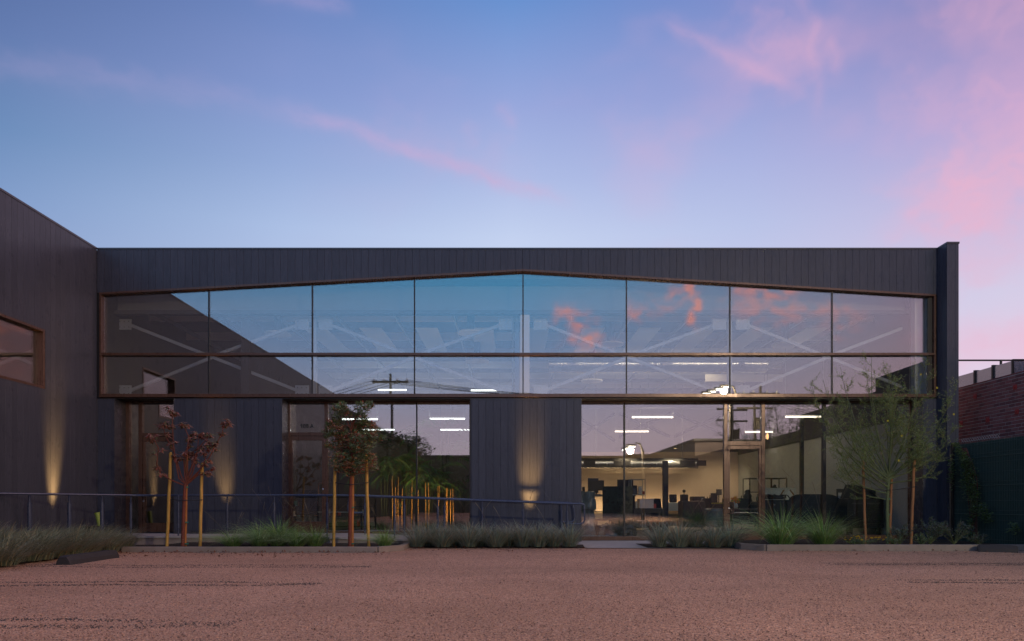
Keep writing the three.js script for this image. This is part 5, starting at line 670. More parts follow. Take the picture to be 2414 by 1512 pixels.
// ================================================================== PLANTS
// a tuft of grass: blades that rise and bend over, each a tapered strip
function tuft(seed, n, h, spread, droop, w, tones, lean = [0, 0], stalks = 0) {
  const r = mulberry(seed), m = new MB();
  for (let i = 0; i < n; i++) {
    const a = r() * 6.283, q = Math.sqrt(r()), out = spread * (0.15 + q), H = h * (0.5 + 0.55 * r()), base = [Math.cos(a) * 0.15 * q, 0, Math.sin(a) * 0.15 * q], dr = droop * (0.4 + r()) * (0.4 + q), tn = tones[Math.floor(r() * tones.length)], k = 0.65 + r() * 0.7, c = tn.map((v) => v * k), dir = [Math.cos(a + (r() - 0.5) * 0.8), Math.sin(a + (r() - 0.5) * 0.8)], side = [-dir[1], dir[0]], N = 5; let prev = null;
    for (let s = 0; s <= N; s++) { const t = s / N, y = H * (t - dr * t * t * t * 0.55), o = out * Math.pow(t, 1.35) * (1 + dr * 0.6 * t), ww = w * (1 - t * t * 0.94) * (0.7 + 0.3 * r()), p = [base[0] + dir[0] * o + lean[0] * t * t, Math.max(0.01, y), base[2] + dir[1] * o + lean[1] * t * t], A = [p[0] - side[0] * ww, p[1], p[2] - side[1] * ww], B = [p[0] + side[0] * ww, p[1] + ww * 0.3, p[2] + side[1] * ww]; const cc = c.map((v) => v * (0.9 + 0.25 * t)); if (prev) m.quad(prev[0], prev[1], B, A, cc); prev = [A, B]; }
  }
  for (let i = 0; i < stalks; i++) { const a = r() * 6.283, H = h * (1.3 + 0.5 * r()), o = spread * (0.7 + r() * 0.6); const c = [0.2, 0.17, 0.1]; const p0 = [0, 0, 0], p1 = [Math.cos(a) * o * 0.4, H * 0.7, Math.sin(a) * o * 0.4], p2 = [Math.cos(a) * o, H, Math.sin(a) * o]; let prev = null; for (let s = 0; s <= 6; s++) { const t = s / 6, p = p0.map((v, k) => (1 - t) * (1 - t) * v + 2 * t * (1 - t) * p1[k] + t * t * p2[k]), ww = t > 0.8 ? 0.004 : 0.0014; const A = [p[0] - ww, p[1], p[2]], B = [p[0] + ww, p[1], p[2] + ww]; if (prev) m.quad(prev[0], prev[1], B, A, c); prev = [A, B]; } }
  return m.geo();
}
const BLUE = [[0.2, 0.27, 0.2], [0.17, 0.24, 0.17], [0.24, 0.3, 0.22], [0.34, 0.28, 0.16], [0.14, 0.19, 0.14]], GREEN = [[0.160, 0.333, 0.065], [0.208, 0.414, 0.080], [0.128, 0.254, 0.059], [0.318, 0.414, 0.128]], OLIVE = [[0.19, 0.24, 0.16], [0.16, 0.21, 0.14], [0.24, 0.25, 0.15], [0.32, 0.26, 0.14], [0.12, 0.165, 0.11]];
{
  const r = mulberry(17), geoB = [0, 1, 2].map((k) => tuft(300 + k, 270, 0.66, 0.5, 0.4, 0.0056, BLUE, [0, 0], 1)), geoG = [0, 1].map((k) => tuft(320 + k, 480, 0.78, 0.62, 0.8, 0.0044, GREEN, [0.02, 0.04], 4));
  const row = (list, geos, name, cat, group, lab) => list.forEach(([px, z, s, sy = 1], i) => { const t = thing(name, lab(i), cat, [X(px, z), z > 2.6 ? 0.06 : 0.01, z], r() * 6.28, group); t.scale.set(s * (0.85 + r() * 0.3), s * sy * (0.72 + r() * 0.36), s); part('blades', geos[i % geos.length], M.blade, t); });
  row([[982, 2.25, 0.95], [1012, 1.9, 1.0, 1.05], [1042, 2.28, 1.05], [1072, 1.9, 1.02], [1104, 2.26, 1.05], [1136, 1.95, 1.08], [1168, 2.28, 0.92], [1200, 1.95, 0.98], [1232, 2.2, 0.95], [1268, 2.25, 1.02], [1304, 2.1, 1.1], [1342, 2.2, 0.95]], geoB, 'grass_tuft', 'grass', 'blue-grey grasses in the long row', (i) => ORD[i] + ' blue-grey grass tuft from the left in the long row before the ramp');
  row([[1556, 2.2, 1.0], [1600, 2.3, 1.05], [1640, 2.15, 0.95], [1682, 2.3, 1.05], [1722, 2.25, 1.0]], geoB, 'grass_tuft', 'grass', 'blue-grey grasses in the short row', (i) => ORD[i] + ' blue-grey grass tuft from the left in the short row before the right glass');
  row([[548, 3.05, 0.75], [612, 2.9, 0.85], [655, 2.8, 0.95], [700, 3.0, 0.9], [742, 2.9, 0.86]], geoG, 'green_grass', 'grass', 'soft green grasses in the tree planter', (i) => ORD[i] + ' soft green grass clump from the left, between the two red-leaved trees');
  row([[907, 3.1, 0.62, 1.15]], geoG, 'green_grass', 'grass', null, () => 'small single green grass clump right of the leafy middle tree');
  row([[1842, 2.75, 1.28], [1942, 2.75, 1.22]], geoG, 'green_grass', 'grass', 'fountain grasses behind the right kerb', (i) => (i ? 'right one' : 'left one') + ' of two big arching green grass clumps behind the right kerb');
  { // fringe of a planter too thick to count: the bed beside the wing
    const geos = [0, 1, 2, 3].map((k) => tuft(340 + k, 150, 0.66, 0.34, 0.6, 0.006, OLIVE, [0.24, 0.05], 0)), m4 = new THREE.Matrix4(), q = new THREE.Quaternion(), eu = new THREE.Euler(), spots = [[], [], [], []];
    for (let z = 2.9; z < 11; z += 0.24) for (let x = -9.45; x < -6.8; x += 0.24) { const xe = z < 3.6 ? -7.35 : z < 5.3 ? mixn(-7.3, -7.2, (z - 3.6) / 1.7) : z < 7.4 ? mixn(-7.2, -6.95, (z - 5.3) / 2.1) : -7.05; if (x > xe || (z < 4.2 && x < -9.0) || z + (x + 9.5) * 1.25 < 3.9) continue; spots[Math.floor(r() * 4)].push([x + (r() - 0.5) * 0.2, z + (r() - 0.5) * 0.2, 0.65 + r() * 0.38]); }
    const bed = new THREE.Group(); bed.name = 'grass_bed'; bed.userData.kind = 'stuff'; bed.userData.label = 'thick bed of grey-green wind-combed grass in the corner beside the left wing'; scene.add(bed);
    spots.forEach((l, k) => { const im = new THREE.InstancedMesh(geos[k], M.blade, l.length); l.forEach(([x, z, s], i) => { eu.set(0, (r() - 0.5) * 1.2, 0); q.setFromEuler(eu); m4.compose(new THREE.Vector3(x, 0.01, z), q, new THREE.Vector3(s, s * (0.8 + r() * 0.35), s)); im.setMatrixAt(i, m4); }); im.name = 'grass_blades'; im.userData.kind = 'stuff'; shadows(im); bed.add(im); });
  }
}
// leaves
function leaf(m, p, d, len, wid, c, fold = 0.3) {
  const D = new THREE.Vector3(...d).normalize(), S = new THREE.Vector3(D.z, 0.15, -D.x).normalize(), N = new THREE.Vector3().crossVectors(S, D), P = new THREE.Vector3(...p), mid = P.clone().addScaledVector(D, len * 0.45), tip = P.clone().addScaledVector(D, len).addScaledVector(N, -len * 0.15), a = mid.clone().addScaledVector(S, wid).addScaledVector(N, wid * fold), b = mid.clone().addScaledVector(S, -wid).addScaledVector(N, wid * fold);
  const P3 = P.toArray(), T3 = tip.toArray(), M3 = mid.toArray(); m.tri(P3, M3, a.toArray(), c); m.tri(a.toArray(), M3, T3, c); m.tri(P3, b.toArray(), M3, c); m.tri(b.toArray(), T3, M3, c);
}
function stake(label, pa, pb, z, mat, r = 0.027, group) {   // pa, pb: foot and top on the picture
  const a = [X(pa[0], z), 0.03, z], b = [X(pb[0], z), Y(pb[1], z), z], n = [], k = 7; for (let i = 0; i <= k; i++) n.push(a.map((v, j) => mixn(v, b[j], i / k) + (j === 0 ? Math.sin(i * 2.1 + pa[0]) * 0.004 : 0)));
  const t = thing('tree_stake', label, 'stake', [0, 0, 0], 0, group); part('pole', limb(n, n.map(() => r), 9), mat, t); part('point', limb([b, [b[0], b[1] + 0.03, b[2]]], [r * 0.95, r * 0.5], 9), mat, t); return [a, b];
}
{
  const r = mulberry(401), RED = [[0.27, 0.065, 0.045], [0.32, 0.11, 0.075], [0.2, 0.07, 0.035], [0.17, 0.105, 0.04], [0.09, 0.11, 0.035], [0.36, 0.15, 0.11]], MIX = [[0.111, 0.182, 0.058], [0.091, 0.150, 0.052], [0.156, 0.240, 0.078], [0.442, 0.169, 0.065], [0.468, 0.221, 0.104], [0.390, 0.091, 0.058], [0.130, 0.195, 0.072], [0.260, 0.286, 0.091]];
  // ---- sparse red tree on the left
  {
    const z = 3.0, t = thing('young_red_tree', 'young tree with sparse drooping dark red leaves beside the leftmost door', 'tree'), P = (px, py, dz = 0) => [X(px, z), Y(py, z), z + dz];
    part('trunk', limb([[X(430, z), 0.03, z], P(432, 1220), P(434, 1170), P(436, 1142)], [0.036, 0.032, 0.029, 0.026], 10), M.barkRed, t);
    const tips = [[[436, 1142], [420, 1128], [410, 1080], [404, 1040], [401, 1000], [400, 965]], [[436, 1142], [424, 1120], [406, 1068], [392, 1045], [378, 1022], [372, 996]], [[434, 1145], [404, 1132], [382, 1118], [374, 1095], [380, 1058], [366, 1030]], [[436, 1142], [440, 1110], [438, 1070], [442, 1030], [428, 1000]], [[437, 1142], [450, 1118], [458, 1085], [460, 1050], [460, 1022]], [[438, 1142], [462, 1120], [478, 1096], [486, 1062], [484, 1026]], [[438, 1140], [470, 1112], [496, 1080], [514, 1052], [530, 1020], [540, 996]], [[438, 1138], [456, 1098], [470, 1060], [490, 1040], [506, 1046]], [[436, 1130], [430, 1100], [424, 1072], [436, 1040], [440, 1016]], [[438, 1145], [466, 1120], [484, 1118], [494, 1108]], [[436, 1130], [446, 1100], [444, 1066]]];
    const br = [], m = new MB(); for (const tp of tips) { const dz = (r() - 0.5) * 0.7, pts = tp.map(([a, b], i) => P(a, b, dz * i / (tp.length - 1))); br.push(limb(pts, pts.map((_, i) => 0.012 * (1 - i / pts.length) + 0.003), 6));
      for (let i = 2; i < pts.length; i++) { const nc = i === pts.length - 1 ? 5 : 2; for (let k = 0; k < nc; k++) { const c0 = [pts[i][0] + (r() - 0.5) * 0.16, pts[i][1] + (r() - 0.5) * 0.12, pts[i][2] + (r() - 0.5) * 0.16]; br.push(limb([pts[i], c0], [0.0035, 0.002], 4)); const nl = 9 + r() * 6; for (let j = 0; j < nl; j++) { const a = r() * 6.28, c = RED[Math.floor(r() * 6)], kk = 0.7 + r() * 0.6; leaf(m, [c0[0] + (r() - 0.5) * 0.03, c0[1] + (r() - 0.5) * 0.03, c0[2] + (r() - 0.5) * 0.03], [Math.cos(a) * 0.8, -1.6 + r() * 1.5, Math.sin(a) * 0.8], 0.085 + r() * 0.055, 0.017 + r() * 0.01, c.map((v) => v * kk)); } } } }
    part('branches', br, M.barkRed, t); part('crown', m.geo(), M.leaf, t);
    const s = 'wooden stakes of the sparse red tree'; stake('yellow wooden stake left of the sparse red tree', [393, 1288], [402, 1070], z - 0.12, M.stake, 0.03, s); stake('orange wooden stake tied right behind the sparse red tree trunk', [436, 1289], [440, 1075], z - 0.1, M.stakeOrange, 0.026, s); stake('yellow wooden stake right of the sparse red tree', [471, 1288], [476, 1095], z - 0.1, M.stake, 0.03, s);
    const tie = thing('tree_tie', 'dark tie strung between the stakes of the sparse red tree', 'tie'); part('strap', bent([P(398, 1178, -0.06), P(435, 1180, 0.06), P(475, 1179, -0.06)], 0.008, 6), M.tie, tie); for (const y of [1150, 1233, 1284]) part('green_tape', cyl(0.043, 0.043, 0.018, X(436.5, z), Y(y, z), z - 0.04, 14), M.tapeGreen, tie);
  }
  // ---- leafy tree in the middle
  {
    const z = 3.05, t = thing('young_leafy_tree', 'young tree with a dense rust and green crown before the second glass front', 'tree'), P = (px, py, dz = 0) => [X(px, z), Y(py, z), z + dz];
    part('trunk', limb([[X(824, z), 0.03, z], P(825, 1220), P(826, 1160), P(828, 1112), P(829, 1060), P(828, 1000)], [0.036, 0.033, 0.03, 0.026, 0.018, 0.008], 10), M.barkRed, t);
    const br = [], m = new MB(), blobs = [[828, 1040, 34], [800, 1050, 26], [858, 1048, 28], [795, 1012, 22], [868, 1010, 22], [806, 975, 22], [802, 956, 12], [858, 968, 18], [870, 956, 10], [848, 990, 20], [784, 1000, 14], [778, 1022, 12], [836, 1085, 30], [806, 1090, 24], [862, 1085, 22], [822, 1110, 16], [846, 1105, 14], [880, 1035, 12], [899, 1032, 8], [832, 1015, 22], [886, 1105, 7], [776, 1050, 8]];
    for (const [px, py, R] of blobs) { const dz = (r() - 0.5) * 0.45, c = P(px, py, dz), q = R * (CAM_Z - z) / FOCAL; br.push(limb([P(829, Math.min(1110, py + 45)), [c[0] * 0.5 + X(829, z) * 0.5, c[1] - 0.1, z + dz * 0.5], c], [0.011, 0.007, 0.003], 5)); const n = Math.round(R * R * 0.22) + 14; const warm = r(); for (let i = 0; i < n; i++) { const a = r() * 6.28, e = Math.asin(r() * 2 - 1), d = q * Math.cbrt(0.15 + 0.85 * r()), p = [c[0] + Math.cos(a) * Math.cos(e) * d, c[1] + Math.sin(e) * d, c[2] + Math.sin(a) * Math.cos(e) * d * 1.2], ti = Math.floor(r() * 8), k = 0.65 + r() * 0.7, tn = MIX[warm < 0.6 && r() < 0.65 ? ti % 3 : ti]; for (let j = 0; j < 3; j++) { const b = r() * 6.28; leaf(m, p, [Math.cos(b), -0.7 + r() * 1.2, Math.sin(b)], 0.068 + r() * 0.04, 0.013 + r() * 0.007, tn.map((v) => v * k)); } } }
    part('branches', br, M.barkRed, t); part('crown', m.geo(), M.leaf, t);
    const s = 'wooden stakes of the leafy middle tree'; stake('yellow wooden stake left of the leafy middle tree', [786, 1288], [790, 1078], z - 0.1, M.stake, 0.03, s); stake('orange wooden stake tied right behind the leafy tree trunk', [830, 1289], [832, 1075], z - 0.1, M.stakeOrange, 0.028, s); stake('yellow wooden stake right of the leafy middle tree', [869, 1288], [863, 1075], z - 0.1, M.stake, 0.03, s);
    const tie = thing('tree_tie', 'dark tie strung between the stakes of the leafy middle tree', 'tie'); part('strap', bent([P(789, 1138, -0.06), P(828, 1143, 0.06), P(866, 1138, -0.06)], 0.008, 6), M.tie, tie); for (const y of [1108, 1198, 1284]) part('green_tape', cyl(0.045, 0.045, 0.02, X(828, z), Y(y, z), z - 0.05, 14), M.tapeGreen, tie);
  }
  // ---- feathery green tree on the right
  {
    const z = 2.2, t = thing('feathery_tree', 'young tree with a wide feathery crown of fine green twigs on the right', 'tree'), P = (px, py, dz = 0) => [X(px, z), Y(py, z), z + dz], base = [X(2093, z), 0.06, z];
    part('trunk', limb([base, P(2093, 1240), P(2092, 1200), P(2094, 1150), P(2096, 1128)], [0.036, 0.034, 0.032, 0.03, 0.024], 10), M.barkGreen, t);
    const br = [], tw = [], m = new MB(), G = [[0.2, 0.29, 0.07], [0.26, 0.34, 0.09], [0.15, 0.23, 0.06], [0.34, 0.38, 0.11]];
    const main = [[1890, 905, 1136], [1925, 960, 1150], [1960, 1010, 1160], [1962, 1085, 1165], [1985, 905, 1132], [2010, 850, 1128], [2032, 838, 1126], [2050, 860, 1122], [2075, 870, 1120], [2100, 880, 1118], [2130, 850, 1122], [2158, 845, 1124], [2180, 900, 1128], [2215, 905, 1128], [2222, 1010, 1132], [2236, 1075, 1140], [2190, 1060, 1130], [2150, 950, 1122], [2120, 960, 1120], [2060, 960, 1122], [2020, 985, 1135], [1990, 1050, 1150], [2205, 985, 1132], [1935, 900, 1130], [2000, 1115, 1180], [2080, 930, 1118], [2110, 1010, 1120], [2172, 1020, 1128], [2140, 1060, 1128], [2040, 1040, 1140]];
    const grow = (a, b, dz, rad, depth) => {   // a limb from a to b with side twigs all along its outer part
      const n = 9, pts = [], curve = (r() - 0.5) * 0.16; for (let i = 0; i <= n; i++) { const s = i / n, e = Math.sin(PI * s); pts.push([mixn(a[0], b[0], s) + (b[0] - a[0]) * 0.16 * e * (depth ? 0.4 : 1) + curve * e * 0.5 + (r() - 0.5) * 0.02, mixn(a[1], b[1], s) - Math.abs(b[0] - a[0]) * 0.1 * e + (r() - 0.5) * 0.02, mixn(a[2], b[2], s) + (r() - 0.5) * 0.02]); }
      (depth ? tw : br).push(limb(pts, pts.map((_, i) => rad * (1 - 0.82 * i / n)), depth ? 4 : 6));
      const L = Math.hypot(b[0] - a[0], b[1] - a[1], b[2] - a[2]);
      if (depth < 2) { const kids = depth ? 4 : 9; for (let k = 0; k < kids; k++) { const s = (depth ? 0.2 : 0.3) + 0.68 * (k + r()) / kids, i = Math.min(n - 1, Math.floor(s * n)), p = pts[i], d = new THREE.Vector3(...pts[i + 1]).sub(new THREE.Vector3(...p)).normalize(), a2 = r() * 6.28, o = new THREE.Vector3(Math.cos(a2), (r() - 0.42) * 0.9, Math.sin(a2)).multiplyScalar(0.85), dir = d.clone().add(o).normalize(), l = (depth ? 0.2 : 0.42) * (0.55 + r() * 0.8) * (depth ? 1 : 1.15 - 0.5 * s); grow(p, [p[0] + dir.x * l, p[1] + dir.y * l, p[2] + dir.z * l], 0, depth ? 0.0022 : 0.0038, depth + 1); } }
      if (depth) for (let i = 1; i <= n; i++) for (let k = 0; k < 3; k++) { const a2 = r() * 6.28, p = pts[i]; leaf(m, p, [Math.cos(a2), (r() - 0.35) * 1.2, Math.sin(a2)], 0.026 + r() * 0.034, 0.0034 + r() * 0.0026, G[Math.floor(r() * 4)].map((v) => v * (0.7 + r() * 0.6))); }
    };
    for (const [px, py, py0] of main) { const dz = (r() - 0.5) * 1.3; grow(P(2095 + (r() - 0.5) * 6, py0 > 1160 ? py0 : py0, 0), P(px, py, dz), dz, 0.013 + r() * 0.005, 0); }
    part('branches', br, M.barkGreen, t); part('twigs', tw, M.barkGreen, t).userData.kind = 'stuff'; part('crown', m.geo(), M.leaf, t);
    const f = new MB(), fl = []; for (const [px, py] of [[2210, 985], [2092, 1034], [2085, 1090], [2172, 925], [2135, 895], [2060, 1000]]) { const p = P(px, py, 0.55), q = new MB(); for (let k = 0; k < 5; k++) { const a = k * 1.257; q.tri(p, [p[0] + Math.cos(a) * 0.022, p[1] + Math.sin(a) * 0.022, p[2] + 0.006], [p[0] + Math.cos(a + 0.9) * 0.022, p[1] + Math.sin(a + 0.9) * 0.022, p[2] + 0.006], [0.6, 0.5, 0.02]); } part('blossom', q.geo(), M.leaf, t); }
    const s = 'wooden stakes of the feathery tree'; stake('brown wooden stake left of the feathery tree', [2041, 1268], [2035, 1090], z - 0.1, M.stakeBrown, 0.026, s); stake('red-brown wooden stake tied right behind the feathery tree trunk', [2098, 1262], [2102, 1130], z - 0.12, M.stakeBrown, 0.026, s); stake('brown leaning wooden stake right of the feathery tree', [2148, 1285], [2156, 1080], z + 0.1, M.stakeBrown, 0.028, s);
    const tie = thing('tree_tie', 'dark tie strung between the stakes of the feathery tree', 'tie'); part('strap', bent([P(2037, 1152, -0.06), P(2096, 1156, 0.06), P(2152, 1148, 0.14)], 0.008, 6), M.tie, tie); for (const y of [1136, 1178, 1215, 1247]) part('green_tape', cyl(0.046, 0.046, 0.02, X(2096.5, z), Y(y, z), z - 0.04, 14), M.tapeGreen, tie);
  }
  // ---- shrubs, flowers and the climber on the fence
  function shrub(label, name, px, z, w, h, n, tones, len, cat = 'shrub') {
    const t = thing(name, label, cat, [X(px, z), 0.07, z]), m = new MB(), st = []; for (let i = 0; i < 16; i++) { const a = r() * 6.28, o = w * Math.sqrt(r()), hh = h * (0.6 + r() * 0.45) * (1 - 0.35 * (o / w) ** 2), pts = [[0, 0, 0], [Math.cos(a) * o * 0.5, hh * 0.6, Math.sin(a) * o * 0.35], [Math.cos(a) * o, hh, Math.sin(a) * o * 0.6]]; st.push(limb(pts, [0.006, 0.004, 0.002], 5)); for (let k = 0; k < n / 16; k++) { const s = 0.25 + 0.75 * Math.sqrt(r()), p = [0, 1, 2].map((j) => (s < 0.5 ? mixn(pts[0][j], pts[1][j], s * 2) : mixn(pts[1][j], pts[2][j], s * 2 - 1)) + (r() - 0.5) * 0.06), b = r() * 6.28; leaf(m, p, [Math.cos(b), (r() - 0.3) * 1.2, Math.sin(b)], len * (0.7 + r() * 0.6), len * 0.2, tones[Math.floor(r() * tones.length)].map((v) => v * (0.6 + r() * 0.8))); } } part('stems', st, M.barkGreen, t); part('foliage', m.geo(), M.leaf, t); return t;
  }
  const DK = [[0.052, 0.084, 0.048], [0.071, 0.106, 0.052], [0.067, 0.095, 0.071], [0.119, 0.143, 0.106]], LT = [[0.119, 0.190, 0.060], [0.143, 0.203, 0.071], [0.095, 0.167, 0.048]];
  shrub('dark low shrub right behind the feathery tree trunk', 'low_shrub', 2122, 2.5, 0.36, 0.42, 700, DK, 0.045); shrub('dark shrub right of the leaning brown stake, with a pale edge', 'low_shrub', 2192, 2.4, 0.5, 0.56, 1000, DK, 0.05); shrub('dark spiky shrub at the foot of the fin wall', 'low_shrub', 2250, 2.3, 0.45, 0.5, 900, [...DK, [0.07, 0.075, 0.06]], 0.05); shrub('small pale green bush left of the leaning brown stake', 'low_shrub', 2108, 2.95, 0.18, 0.2, 260, LT, 0.035); shrub('small pale green bush right of the leaning brown stake', 'low_shrub', 2172, 2.95, 0.22, 0.26, 330, LT, 0.04); shrub('dark low bush near the fence end of the kerb', 'low_shrub', 2310, 2.6, 0.3, 0.24, 420, DK, 0.045);
  shrub('dark low bush between the fountain grass and the flowers', 'low_shrub', 2008, 2.3, 0.3, 0.26, 420, DK, 0.04);
  { const t = shrub('low plant with bright yellow flowers at the left stake of the feathery tree', 'flowering_plant', 2038, 2.85, 0.42, 0.16, 620, LT, 0.035, 'flowers'); for (let i = 0; i < 34; i++) { const a = r() * 6.28, o = 0.4 * Math.sqrt(r()), c = [Math.cos(a) * o, 0.1 + r() * 0.09, Math.sin(a) * o * 0.6 + 0.05], q = new MB(), R = 0.014 + r() * 0.009; for (let k = 0; k < 7; k++) { const b = k * 0.9; q.tri(c, [c[0] + Math.cos(b) * R, c[1] + 0.006 + Math.sin(b) * R * 0.6, c[2] + Math.sin(b) * R * 0.7], [c[0] + Math.cos(b + 0.75) * R, c[1] + 0.006 + Math.sin(b + 0.75) * R * 0.6, c[2] + Math.sin(b + 0.75) * R * 0.7], [0.72, 0.5, 0.005]); } part('flower', q.geo(), M.leaf, t); } }
  { const fx = 9.86, t = thing('climbing_vine', 'green climbing vine growing up the dark screened fence', 'vine'), m = new MB(), st = []; const spots = [[0.9, 2.2, 0.06, 0.05], [1.0, 2.05, 0.1, 0.1], [1.15, 1.9, 0.13, 0.13], [1.25, 1.72, 0.17, 0.15], [1.35, 1.55, 0.2, 0.16], [1.3, 1.36, 0.22, 0.18], [1.45, 1.2, 0.2, 0.17], [1.5, 1.02, 0.16, 0.14], [1.75, 0.8, 0.18, 0.12], [1.5, 0.76, 0.12, 0.12], [1.4, 0.5, 0.07, 0.14], [0.72, 1.6, 0.08, 0.3], [1.95, 0.62, 0.12, 0.1], [1.42, 0.25, 0.06, 0.15], [2.75, 0.4, 0.12, 0.1]]; for (const [z, y, dz, dy] of spots) for (let i = 0; i < 120 * (dz + dy) / 0.3; i++) { const b = r() * 6.28, p = [fx - r() * 0.09, y + (r() + r() - 1) * dy * 1.3, z + (r() + r() - 1) * dz * 1.3]; leaf(m, p, [-0.7, -0.5 + r() * 0.7, Math.cos(b)], 0.06 + r() * 0.04, 0.021, [[0.04, 0.1, 0.025], [0.065, 0.14, 0.03], [0.1, 0.18, 0.04]][Math.floor(r() * 3)].map((v) => v * 1.7)); } for (let i = 0; i < 5; i++) st.push(bent([[fx - 0.02, 0.07, 1.42 + i * 0.03], [fx - 0.03, 0.7, 1.4 + i * 0.06 - 0.1], [fx - 0.02, 1.4, 1.35 + (i - 2) * 0.09], [fx - 0.02, 2.1, 1.0 + i * 0.04]], 0.006, 5, 4)); part('stems', st, M.barkRed, t); part('foliage', m.geo(), M.leaf, t); }
}

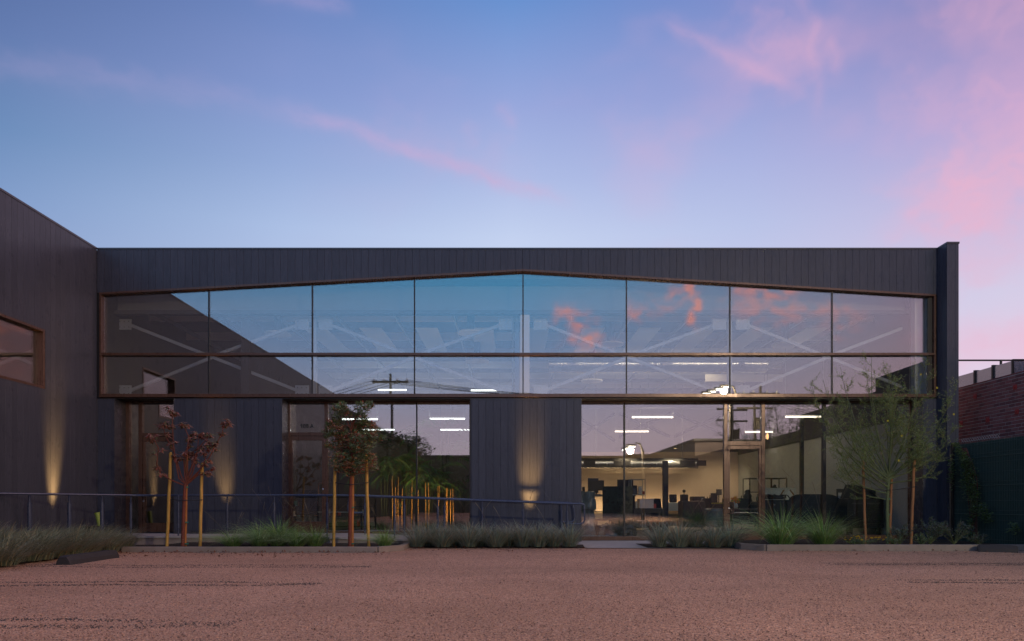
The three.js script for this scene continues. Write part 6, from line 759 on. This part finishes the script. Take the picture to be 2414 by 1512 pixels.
// ================================================================== BEHIND THE CAMERA, where the glass mirrors it
{
  const dk = std([0.045, 0.042, 0.045], 0.85), r = mulberry(909);
  const bl = thing('street_building', 'long low building beyond the left wing', 'building'); part('wall', box(-24, -9.7, 0, 6.3, 22.6, 58, 0.02), M.cladBack, bl); part('roof', box(-24.2, -9.6, 6.3, 6.5, 22.5, 58.2, 0.02), dk, bl);
  const far = thing('street_building', 'wide low building across the court behind the viewer', 'building'); part('wall', box(-30, 34, 0, 6.1, 62, 74, 0.02), dk, far); part('roof', box(-30.4, 34.4, 6.1, 6.3, 61.6, 74.4, 0.02), dk, far);
  const brt = thing('street_building', 'second brick building along the right side of the court', 'building'); part('wall', box(11.2, 24, 0, 4.7, 26.4, 60, 0.02), M.darkBrick, brt); part('roof', box(11.1, 24.1, 4.7, 4.85, 26.3, 60.1, 0.02), dk, brt);
  const poleM = std([0.07, 0.06, 0.05], 0.85);
  const pole = (label, px, d, hy) => { const x = atD(px, d), z = d - CAM_Z, h = CAM_H + (1190 - hy) * d / FOCAL, t = thing('utility_pole', label, 'utility pole', [x, 0, z]); part('pole', limb([[0, 0, 0], [0.03, h * 0.5, 0], [0, h, 0]], [0.1, 0.09, 0.07], 9), poleM, t); for (const k of [0.5, 1.3]) part('crossarm', box(-1.1, 1.1, h - k - 0.06, h - k + 0.06, -0.06, 0.06, 0.01), poleM, t); for (const u of [-1, -0.4, 0.4, 1]) part('insulator', cyl(0.04, 0.03, 0.14, u, h - 0.44, 0, 8), M.white, t); if (px > 1000) part('transformer', cyl(0.22, 0.22, 0.7, 0.3, h - 2.6, 0, 12), poleM, t); return [x, h - 0.4, z]; };
  const a = pole('wooden utility pole with two crossarms behind the viewer on the left', 914, 44, 880), b = pole('wooden utility pole with two crossarms behind the viewer on the right', 1795, 44, 905), c = pole('slanting utility pole farther right behind the viewer', 1740, 52, 945);
  const wire = (p, q, sag, dx) => { const pts = []; for (let i = 0; i <= 10; i++) { const t = i / 10; pts.push([mixn(p[0], q[0], t) + dx, mixn(p[1], q[1], t) - sag * 4 * t * (1 - t), mixn(p[2], q[2], t)]); } return limb(pts, 0.018, 4); };
  const wr = thing('power_lines', 'sagging power lines strung between the utility poles', 'wires'); for (const dx of [-1, -0.4, 0.4, 1]) { part('wire', wire(a, b, 0.7, dx), M.black, wr); part('wire', wire(a, [-40, 9, 60], 0.8, dx), M.black, wr); part('wire', wire(b, [40, 9, 52], 0.8, dx), M.black, wr); }
  const lampPole = (label, px, py, d, heads, tall) => { const x = atD(px, d), y = CAM_H + (1190 - py) * d / FOCAL, z = d - CAM_Z, t = thing('street_lamp', label, 'street lamp', [x, 0, z]), e = std([0.9, 0.9, 0.88], 0.5); e.emissive = new THREE.Color(1.0, 0.93, 0.8); e.emissiveIntensity = 9; part('pole', limb([[0.6, 0, 0], [0.6, y - 0.3, 0], [0.45, y + 0.12, 0], [0.2, y + 0.2, 0]], [0.09, 0.07, 0.05, 0.04], 8), poleM, t); for (let i = 0; i < heads; i++) { const hx = -0.35 * i + 0.05 * (i % 2), hy = y - 0.12 * i; part('lamp_head', box(hx - 0.3, hx + 0.2, hy + 0.02, hy + 0.12, -0.14, 0.14, 0.02), poleM, t); part('lamp_glass', box(hx - 0.26, hx + 0.16, hy - 0.05, hy + 0.015, -0.12, 0.12, 0.01), e, t); } const p = new THREE.PointLight(new THREE.Color(1, 0.8, 0.53), tall); p.position.set(x - 0.1, y - 0.25, z - 0.1); p.castShadow = true; p.shadow.radius = 8; scene.add(p); };
  lampPole('lit street lamp with a cluster of lamp heads behind the viewer on the right', 1712, 912, 40, 4, 440); lampPole('low lit court lamp with two heads behind the viewer', 1500, 1050, 38, 2, 30);
  // trees across the court
  for (const [px, d, h, w, lab] of [[620, 62, 5, 2.4, 'dark round tree far left behind the viewer'], [1040, 60, 4.6, 2.2, 'dark round tree behind the viewer left of centre'], [1640, 58, 5.6, 2.6, 'dark round tree behind the viewer right of centre'], [1960, 56, 8.5, 3.0, 'tall dark tree behind the viewer on the right'], [815, 58, 7.4, 2.7, 'broad dark tree behind the viewer, leftmost of the tall row'], [885, 54, 7.0, 2.6, 'broad dark tree behind the viewer, second of the tall row'], [950, 60, 7.6, 2.5, 'broad dark tree behind the viewer, third of the tall row']]) { const t = thing('court_tree', lab, 'tree', [atD(px, d), 0, d - CAM_Z]); part('trunk', limb([[0, 0, 0], [0.1, h * 0.5, 0]], [0.2, 0.12], 8), poleM, t); const m = new MB(); for (let i = 0; i < 2600; i++) { const a2 = r() * 6.28, e = Math.asin(r() * 2 - 1), q = w * Math.cbrt(r()) * (0.75 + 0.4 * vnoise(a2 * 2, e * 3, 5)); leaf(m, [Math.cos(a2) * Math.cos(e) * q, h * 0.65 + Math.sin(e) * q * 0.8, Math.sin(a2) * Math.cos(e) * q], [Math.cos(i), r() - 0.6, Math.sin(i)], 0.3 + r() * 0.2, 0.08, [0.03, 0.045, 0.02]); } part('crown', m.geo(), M.leaf, t); }
}

{ // dry leaves blown against the kerbs
  const r = mulberry(77), m = new MB(); leaf(m, [0, 0, 0], [1, 0.1, 0], 0.05, 0.014, [1, 1, 1], 0.5); const g = m.geo(); g.deleteAttribute('color'); const n = 420, im = new THREE.InstancedMesh(g, std([1, 1, 1], 0.9, 0, { side: THREE.DoubleSide }), n), m4 = new THREE.Matrix4(), q = new THREE.Quaternion(), c = new THREE.Color();
  for (let i = 0; i < n; i++) { const t = r(), left = t < 0.55, x = left ? -7 + r() * 4.8 : t < 0.8 ? -2 + r() * 3.5 : 4.9 + r() * 5, z = (left ? 3.68 : t < 0.8 ? 2.5 : 3.3) + Math.pow(r(), 3) * 1.3, s = 0.5 + r() * 0.9; q.setFromEuler(new THREE.Euler((r() - 0.5) * 0.8, r() * 6.28, (r() - 0.5) * 0.8)); m4.compose(new THREE.Vector3(x, 0.012, z), q, new THREE.Vector3(s, s, s)); im.setMatrixAt(i, m4); const k = 0.4 + r(); c.setRGB(0.14 * k, 0.055 * k, 0.03 * k); im.setColorAt(i, c); }
  im.name = 'leaf_litter'; shadows(im); im.userData.kind = 'stuff'; im.userData.label = 'dry brown leaves along the kerbs'; scene.add(im);
}
scene.traverse((o) => { if (o.isMesh) o.castShadow = o.receiveShadow = true; });
renderer.render(scene, camera);
